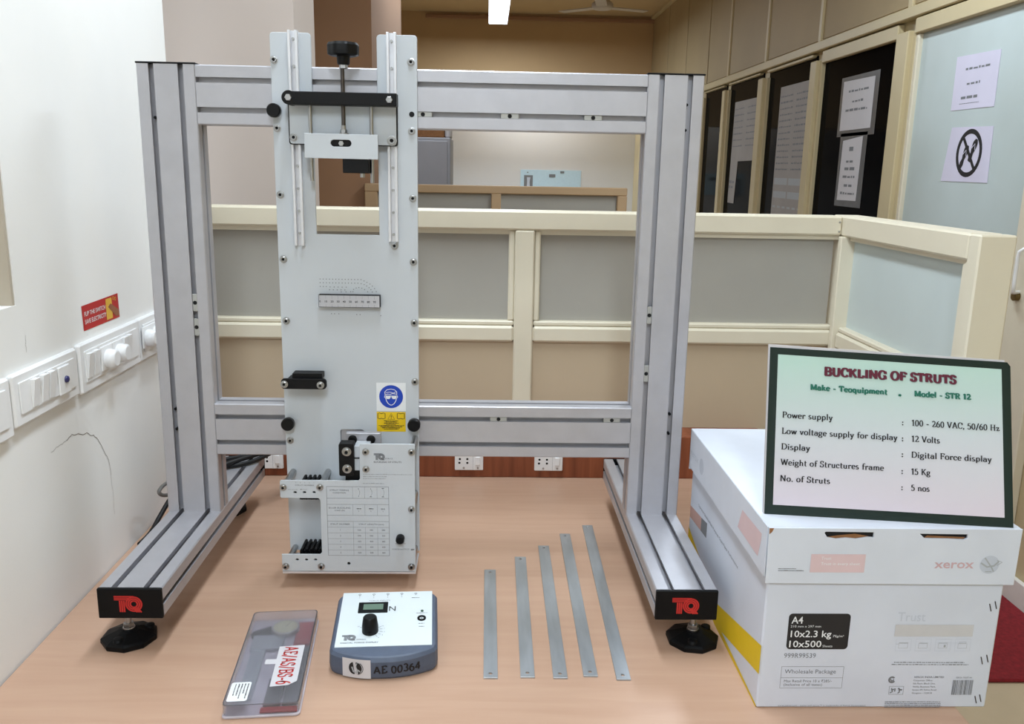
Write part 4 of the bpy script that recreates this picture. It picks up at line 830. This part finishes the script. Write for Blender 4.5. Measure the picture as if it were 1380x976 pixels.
for i, x in enumerate((-.0225, -.0265, -.0305, -.0345, -.0385)): k.scribble(.074, .074+.034-(i == 1)*.012-(i > 2)*.008, 0, .0016, lambda a, c, d: f(x+c, -a, .0006), 0, .15, seed=i+11)
build('fine_print', k, M_INK, lb, kind='stuff')
cl = thing('dial_caliper', 'steel dial caliper lying inside the clear plastic case', 'caliper', (-.1900, -.0290, .004), CA, local=True)
OZ = .004
def cz_(o): return o
up_ = lambda x, y, z: (x, y, z)
build('beam', MB().box((-.037, -.090, .0), (-.017, .075, .004), .0004).box((-.031, -.088, .004), (-.023, .06, .0045)), M_STRUT, cl, 'long steel beam')
build('jaw', MB().curve([[(-.042, .062), (-.012, .060), (.0, .078), (.002, .095), (-.02, .092), (-.042, .080), (-.046, .072)]], .004, lambda x, y, z: (x, y, z+.001), .0004), mat('dark_jaw_steel', (82, 80, 80), .4, .6), cl, 'dark steel jaws')
build('slider', MB().box((-.040, .028, .001), (.006, .066, .0055), .0006), M_STRUT, cl)
d_ = build('dial', MB().lathe([(.0205, .004), (.0205, .0095), (.019, .0105), (.0175, .0098)], 32, lambda x, y, z: (.004+x, .0805+y, z)), M_STEEL, cl); build('dial_face', MB().disc(.004, .0805, .0178, lambda x, y, z: (x, y, .0100)), M_DIAL, d_, 'ivory dial face')
k = MB()
for i in range(20):
    a = i*math.pi/10; k.stroke([(.004+.0145*math.cos(a), .0805+.0145*math.sin(a)), (.004+.0170*math.cos(a), .0805+.0170*math.sin(a))], .0005, ident, .0102)
k.stroke([(.004, .0805), (.012, .094)], .0006, ident, .0102); build('dial_marks', k, M_INK, d_)

# ================================================================== CARTON AND SIGN
ct = thing('paper_carton', 'worn white copier paper carton with lid on the table corner', 'carton', (.62, .08, 0))
bd = build('body', MB().box((.4665, -.1280, 0), (.7765, .2850, .2500), .0025), M_CARD, ct)
lidm = MB(); s1 = [(.5319, .2438), (.5950, .2445), (.5950, .2530), (.585, .2535), (.56, .2525), (.5325, .2525)]; s1 = [(.5319, .2520), (.5360, .2460), (.5473, .2438), (.560, .2452), (.573, .2440), (.588, .2466), (.5950, .2460), (.5950, .2530), (.5335, .2535)]
s2 = [(.6540, .2515), (.6610, .2452), (.690, .2448), (.712, .2438), (.7160, .2460), (.7159, .2510)]
lidm.curve([[(.4620, .1825), (.7850, .1815), (.7858, .2583), (.4612, .2583)], s1[::-1] if False else s1, s2], .003, lambda x, y, z: (x, -.1300-z, y), .0004)
lidm.box((.4605, -.1290, .1900), (.4635, .2900, .2583), .0008); lidm.box((.7822, -.1290, .1850), (.7858, .2900, .2583), .0008); lidm.box((.4605, .2870, .1850), (.7858, .2900, .2583), .0008); lidm.box((.4607, -.1295, .2558), (.7856, .2898, .2586), .0008)
lidm.prism([(-.133, .194), (-.1295, .2583), (-.110, .2583), (-.112, .200)], .4598, .4606, lambda a, b, c: (c, a, b))
ld = build('lid', lidm, M_CARDLID, ct, 'white lid with two hand slots')
for a, b in ((.5290, .5980), (.6510, .7190)): build('hand_slot', MB().box((a, -.1298, .2425), (b, -.1285, .2550)), M_HOLE, ld, 'dark hand slot opening')
for P in ([(.534, .2452), (.5473, .2440), (.573, .2442), (.590, .2468), (.572, .2500), (.55, .2478)], [(.661, .2454), (.712, .2440), (.714, .2462), (.665, .2482)]): build('torn_edge', MB().flat(P, lambda x, y, z: (x, -.1302, y)), M_KRAFT, ld, 'torn brown cardboard edge')
build('worn_corner', MB().flat([(.4612, .2583), (.4672, .2583), (.4650, .2530), (.4616, .2500)], lambda x, y, z: (x, -.1334, y)), M_KRAFT, ld)
FD = FM(0, -.1334, 0); FB_ = FM(0, -.1284, 0)
k = MB().rect(.5176, .1983, .5877, .2234, FD); build('faded_band', k, M_PINK, ld)
k = MB(); k.text('Trust', .531, .2160, .0042, FD, .0003); k.text('Trust in every sheet', .531, .2085, .0042, FD, .0003, width=.05); build('faded_text', k, M_LWHITE, ld)
k = MB(); k.text('xerox', .6775, .2050, .0122, FD, 0, width=.0515, bold=.022); build('lid_lettering', k, M_SALMON, ld, 'faded red lettering')
k = MB().disc(.7492, .2100, .0125, FD, 0, 24); build('globe_emblem', k, M_PALE, ld, 'faded grey globe emblem'); k = MB(); k.stroke([(.7375, .2125), (.746, .207), (.755, .2085), (.7605, .2145)], .0022, FD, .0002); k.stroke([(.742, .2195), (.752, .2065), (.7555, .2005)], .0018, FD, .0002); k.stroke([(.758, .216), (.765, .2135), (.7585, .209)], .0012, FD, .0002); k.stroke([(.7445, .2005), (.753, .2005)], .0012, FD, .0002); build('globe_bands', k, M_LGREY, ld)
k = MB(); k.scribble(.4769, .510, .2000, .0012, FD, 0, .05, 4); k.scribble(.4769, .500, .2028, .0009, FD, 0, .05, 6); build('smudge', k, M_GREY, ld)
lbk = build('black_label', MB().curve([rrect(.4990, .0868, .5800, .1378, .005)], .0002, lambda x, y, z: (x, -.1281-z, y)), M_LABEL, bd)
k = MB(); z = .0006; FL = FM(0, -.1281, 0)
k.text('A4', .5027, .1240, .0102, FL, z, width=.0150, bold=.015); k.text('210 mm x 297 mm', .5022, .1183, .0034, FL, z, width=.0398); k.text('10x2.3 kg', .5032, .1045, .0098, FL, z, width=.0535, bold=.015); k.text('75g/m\u00b2', .559, .1045, .0033, FL, z, width=.0145); k.text('10x500', .5025, .0900, .0098, FL, z, width=.0425, bold=.015); k.text('Sheets', .5467, .0900, .0034, FL, z, width=.0130)
build('label_text', k, M_LWHITE, lbk)
k = MB(); z = .0003; k.text('999R99539', .4974, .0742, .0072, FL, z, width=.0420); k.text('Wholesale Package', .5002, .0515, .0062, FL, z, width=.0682); k.frame(.4955, .0300, .5785, .0617, .0004, FL, z); k.rect(.4955, .0450, .5785, .0454, FL, z)
k.text('Max Retail Price 10 x \u20b9285/-', .5005, .0385, .0040, FL, z, width=.0640); k.text('(inclusive of all taxes)', .5003, .0333, .0040, FL, z, width=.0516); k.text('www.xerox.com - xerox and xerox\u2122 is trademarks of Xerox Corporation', .4954, .0030, .0022, FL, z, width=.1180)
k.scribble(.6443, .7384, .0674, .0012, FL, z, .2, 1); k.scribble(.6415, .7440, .0642, .0012, FL, z, .2, 2)
k.text('XEROX INDIA LIMITED', .6736, .0450, .0027, FL, z, width=.0405, bold=.015)
for i, (t_, wd_) in enumerate((('Corporate Office:', .026), ('5th Floor, Block One,', .030), ('Vatika Business Park,', .031), ('Sector-49, Sohna Road,', .033), ('Gurgaon - 122018', .027))): k.text(t_, .6736, .0403-i*.0047, .0024, FL, z, width=wd_)
for i in range(4): k.scribble(.6388, .7146-i*.0*.01, .0090-i*.0026, .0012, FL, z, .15, 20+i)
k.ring(.6446, .0423, .0026, .0050, FL, z, 40, 330, 20); k.stroke([(.6425, .0430), (.6445, .0405), (.6475, .0425)], .0018, FL, z)
k.frame(.6422, .0205, .6618, .0328, .0004, FL, z); k.stroke([(.6455, .0300), (.6470, .0245), (.6440, .0230)], .0016, FL, z); k.stroke([(.6470, .0275), (.6505, .0290), (.6500, .0250)], .0020, FL, z); k.stroke([(.6545, .0300), (.6570, .0275), (.6600, .0275)], .0022, FL, z); k.stroke([(.6560, .0285), (.6565, .0240), (.6545, .0225)], .0016, FL, z)
r = random.Random(5); x = .7270
while x < .7540:
    wv = r.choice((.0004, .0007, .0011)); k.rect(x, .0200, x+wv, .0420, FL, z); x += wv+r.choice((.0004, .0006, .0010))
k.text('XEROX TRUST A4', .7300, .0445, .0022, FL, z, width=.0215)
build('carton_print', k, M_GREY, bd, 'grey printed lettering and barcode', kind='stuff')
k = MB(); k.text('Trust', .6420, .1275, .0135, FL, z, width=.0365); 
for i in range(4): k.frame(.6435+i*.0263, .0845, .6640+i*.0263, .1020, .0003, FL, z)
build('pale_print', k, M_PALE, bd)
build('beige_band', MB().rect(.6401, .1057, .7440, .1225, FL, z), M_BEIGE, bd)
k = MB()
for i in range(4):
    x0 = .6475+i*.0263; k.frame(x0, .0885, x0+.0120, .0955, .0003, FL, z)
    if i == 0: k.rect(x0, .0960, x0+.0125, .0967, FL, z); k.rect(x0-.004, .0945, x0, .0949, FL, z)
    if i == 1: k.rect(x0+.001, .0960, x0+.0125, .0964, FL, z)
    if i == 2: k.rect(x0+.0075, .0900, x0+.0100, .0935, FL, z); k.rect(x0, .0967, x0+.0125, .097, FL, z)
    if i == 3: k.frame(x0+.0015, .0955, x0+.0105, .0980, .0003, FL, z)
build('feature_icons', k, M_LGREY, bd)
for x, z_ in ((.7621, .1473), (.7688, .1508), (.7614, .0708), (.7686, .0737), (.7613, .0128), (.7673, .0150)):
    build('staple', MB().tube([(x-.0016, -.1284, z_+.0052), (x+.0016, -.1284, z_-.0052)], .0007, 6), M_DARKSTEEL, bd)
# side print
FS = lambda x, y, z: (.4663-z, x, y)
k = MB(); k.flat([(-.1278, .0913), (-.1278, .0500), (.090, .0005), (.2845, .055), (.2845, .0785), (.090, .0365)], FS); k.flat([(-.1270, .004), (-.1270, .0005), (.09, .0005), (.09, .012)], FS); build('yellow_band', k, M_YELLOW, bd, 'yellow printed band')
k = MB(); k.flat([(.2820, .0990), (.2820, .1200), (.205, .1290), (.205, .1060)], FS); build('worn_print', k, M_OPINK, bd); k = MB(); k.flat([(.205, .1060), (.205, .1290), (.168, .1345), (.168, .1090)], FS); build('grey_print', k, M_GREY, bd)
k = MB(); k.text('Supreme Quality Multi Purpose Copy Paper Performance', 0, 0, .0048, lambda x, y, z: FS(.229-x, .1400+y, 0), width=.235); build('side_text', k, M_GREY, bd)
FSL = lambda x, y, z: (.4603-z, x, y)
build('side_band', MB().flat([(-.0236, .2374), (-.1120, .2400), (-.1010, .2049), (-.0086, .2060)], FSL), M_PINK, ld)
k = MB(); k.text('xerox', 0, 0, .0130, lambda x, y, z: FSL(.283-x, .2150+y, 0), width=.055); build('side_lettering', k, M_PALE, ld); k = MB().disc(.2056, .2185, .0135, FSL, 0, 20); build('side_globe', k, M_PALE, ld)

sg = thing('apparatus_sign', 'mint and lilac printed sign board leaning on top of carton', 'sign', (.62, -.105, .2586))
P00, P10, P01, P11 = Vector((.4687, -.0885, .2588)), Vector((.7755, -.1293, .2588)), Vector((.4695, -.0535, .4740)), Vector((.7738, -.0740, .4608))
NS = (P10-P00).cross(P01-P00).normalized()        # faces the camera
SWd, SH = .3095, .2145
def SG(x, y, z):
    s_, t_ = x/SWd, y/SH; p = P00*(1-s_)*(1-t_)+P10*s_*(1-t_)+P01*(1-s_)*t_+P11*s_*t_
    return tuple(p+NS*z)
build('backing_board', MB().box((-.0015, -.0002, -.0065), (SWd-.006, SH+.0035, -.0010), 0, SG), M_PAPER, sg, 'white backing board')
build('border', MB().curve([[(0, 0), (SWd, 0), (SWd+.001, SH-.004), (SWd-.003, SH+.001), (0, SH)], [(.0105, .0125), (.0105, SH-.0085), (SWd-.0105, SH-.0085), (SWd-.0105, .0125)]], .0012, lambda x, y, z: SG(x, y, z-.001), .0002), M_BORDER, sg, 'dark green black border')
ps_ = MB(); NXs, NYs = 14, 10
ps_.add([(.0100+(SWd-.02)*i/NXs, .0120+(SH-.02)*j/NYs, 0) for j in range(NYs+1) for i in range(NXs+1)], [(j*(NXs+1)+i, j*(NXs+1)+i+1, (j+1)*(NXs+1)+i+1, (j+1)*(NXs+1)+i) for j in range(NYs) for i in range(NXs)], SG, True)
build('print_sheet', ps_, M_SIGN, sg)
build('back_strut', MB().flat([(.03, .0), (.06, .0), (.055, .15), (.03, .15)], lambda x, y, z: tuple(Vector(SG(x, y, -.007))+Vector((0, .09*(1-y/.15), 0)))), M_PAPER, sg)
z = .0008
def sx_(u): return (u-360)/(1335-360)*SWd        # widths read along the sign
# (text, x0, x1, y, cap height, ink)
k = MB(); kd = MB()
TX = lambda a: .0100+a*(SWd-.0200)                # 0..1 across the print
TY = lambda b: .0120+b*(SH-.0200)
letters(kd, 'BUCKLING OF STRUTS', TX(.2095)+.0007, TY(.8800)-.0007, .0106, SG, z, width=.1700, thick=.29, thin=.16)
build('title_shadow', kd, M_SHADOWTXT, sg); letters(k, 'BUCKLING OF STRUTS', TX(.2095), TY(.8800),   .0106, SG, z+.0004, width=.1700, thick=.29, thin=.16); build('title', k, M_MAROON, sg, 'bold maroon title lettering')
k = MB(); kd = MB()
for tx, a, b in (('Make - Teoquipment', .1500, .4920), (',', .5400, .5560), ('Model - STR 12', .6110, .8600)):
    letters(kd, tx, TX(a)+.0005, TY(.7800)-.0005, .0070, SG, z, width=(b-a)*(SWd-.02), thick=.25, thin=.14); letters(k, tx, TX(a), TY(.7800), .0070, SG, z+.0004, width=(b-a)*(SWd-.02), thick=.25, thin=.14)
build('subtitle_shadow', kd, M_SHADOWG, sg); build('subtitle', k, M_GREENTXT, sg, 'dark green subtitle lettering')
k = MB()
for i, (a, b, c, d) in enumerate((('Power supply', .254, '100 - 260 VAC, 50/60 Hz', .984), ('Low voltage supply for display', .540, '12 Volts', .725), ('Display', .158, 'Digital Force display', .948), ('Weight of Structures frame', .483, '15 Kg', .684), ('No. of Struts', .250, '5 nos', .681))):
    yl_ = TY((.5840, .4780, .3740, .2710, .1630)[i]); yr_ = TY((.5810, .4750, .3690, .2570, .1490)[i])
    letters(k, a, TX(.0290), yl_, .0078, SG, z, width=(b-.029)*(SWd-.02), thick=.18, thin=.085); letters(k, ':', TX(.5570), yr_, .0078, SG, z); letters(k, c, TX(.6000), yr_, .0078, SG, z, width=(d-.600)*(SWd-.02), thick=.18, thin=.085)
build('body_text', k, M_INK, sg, 'black serif specification text')
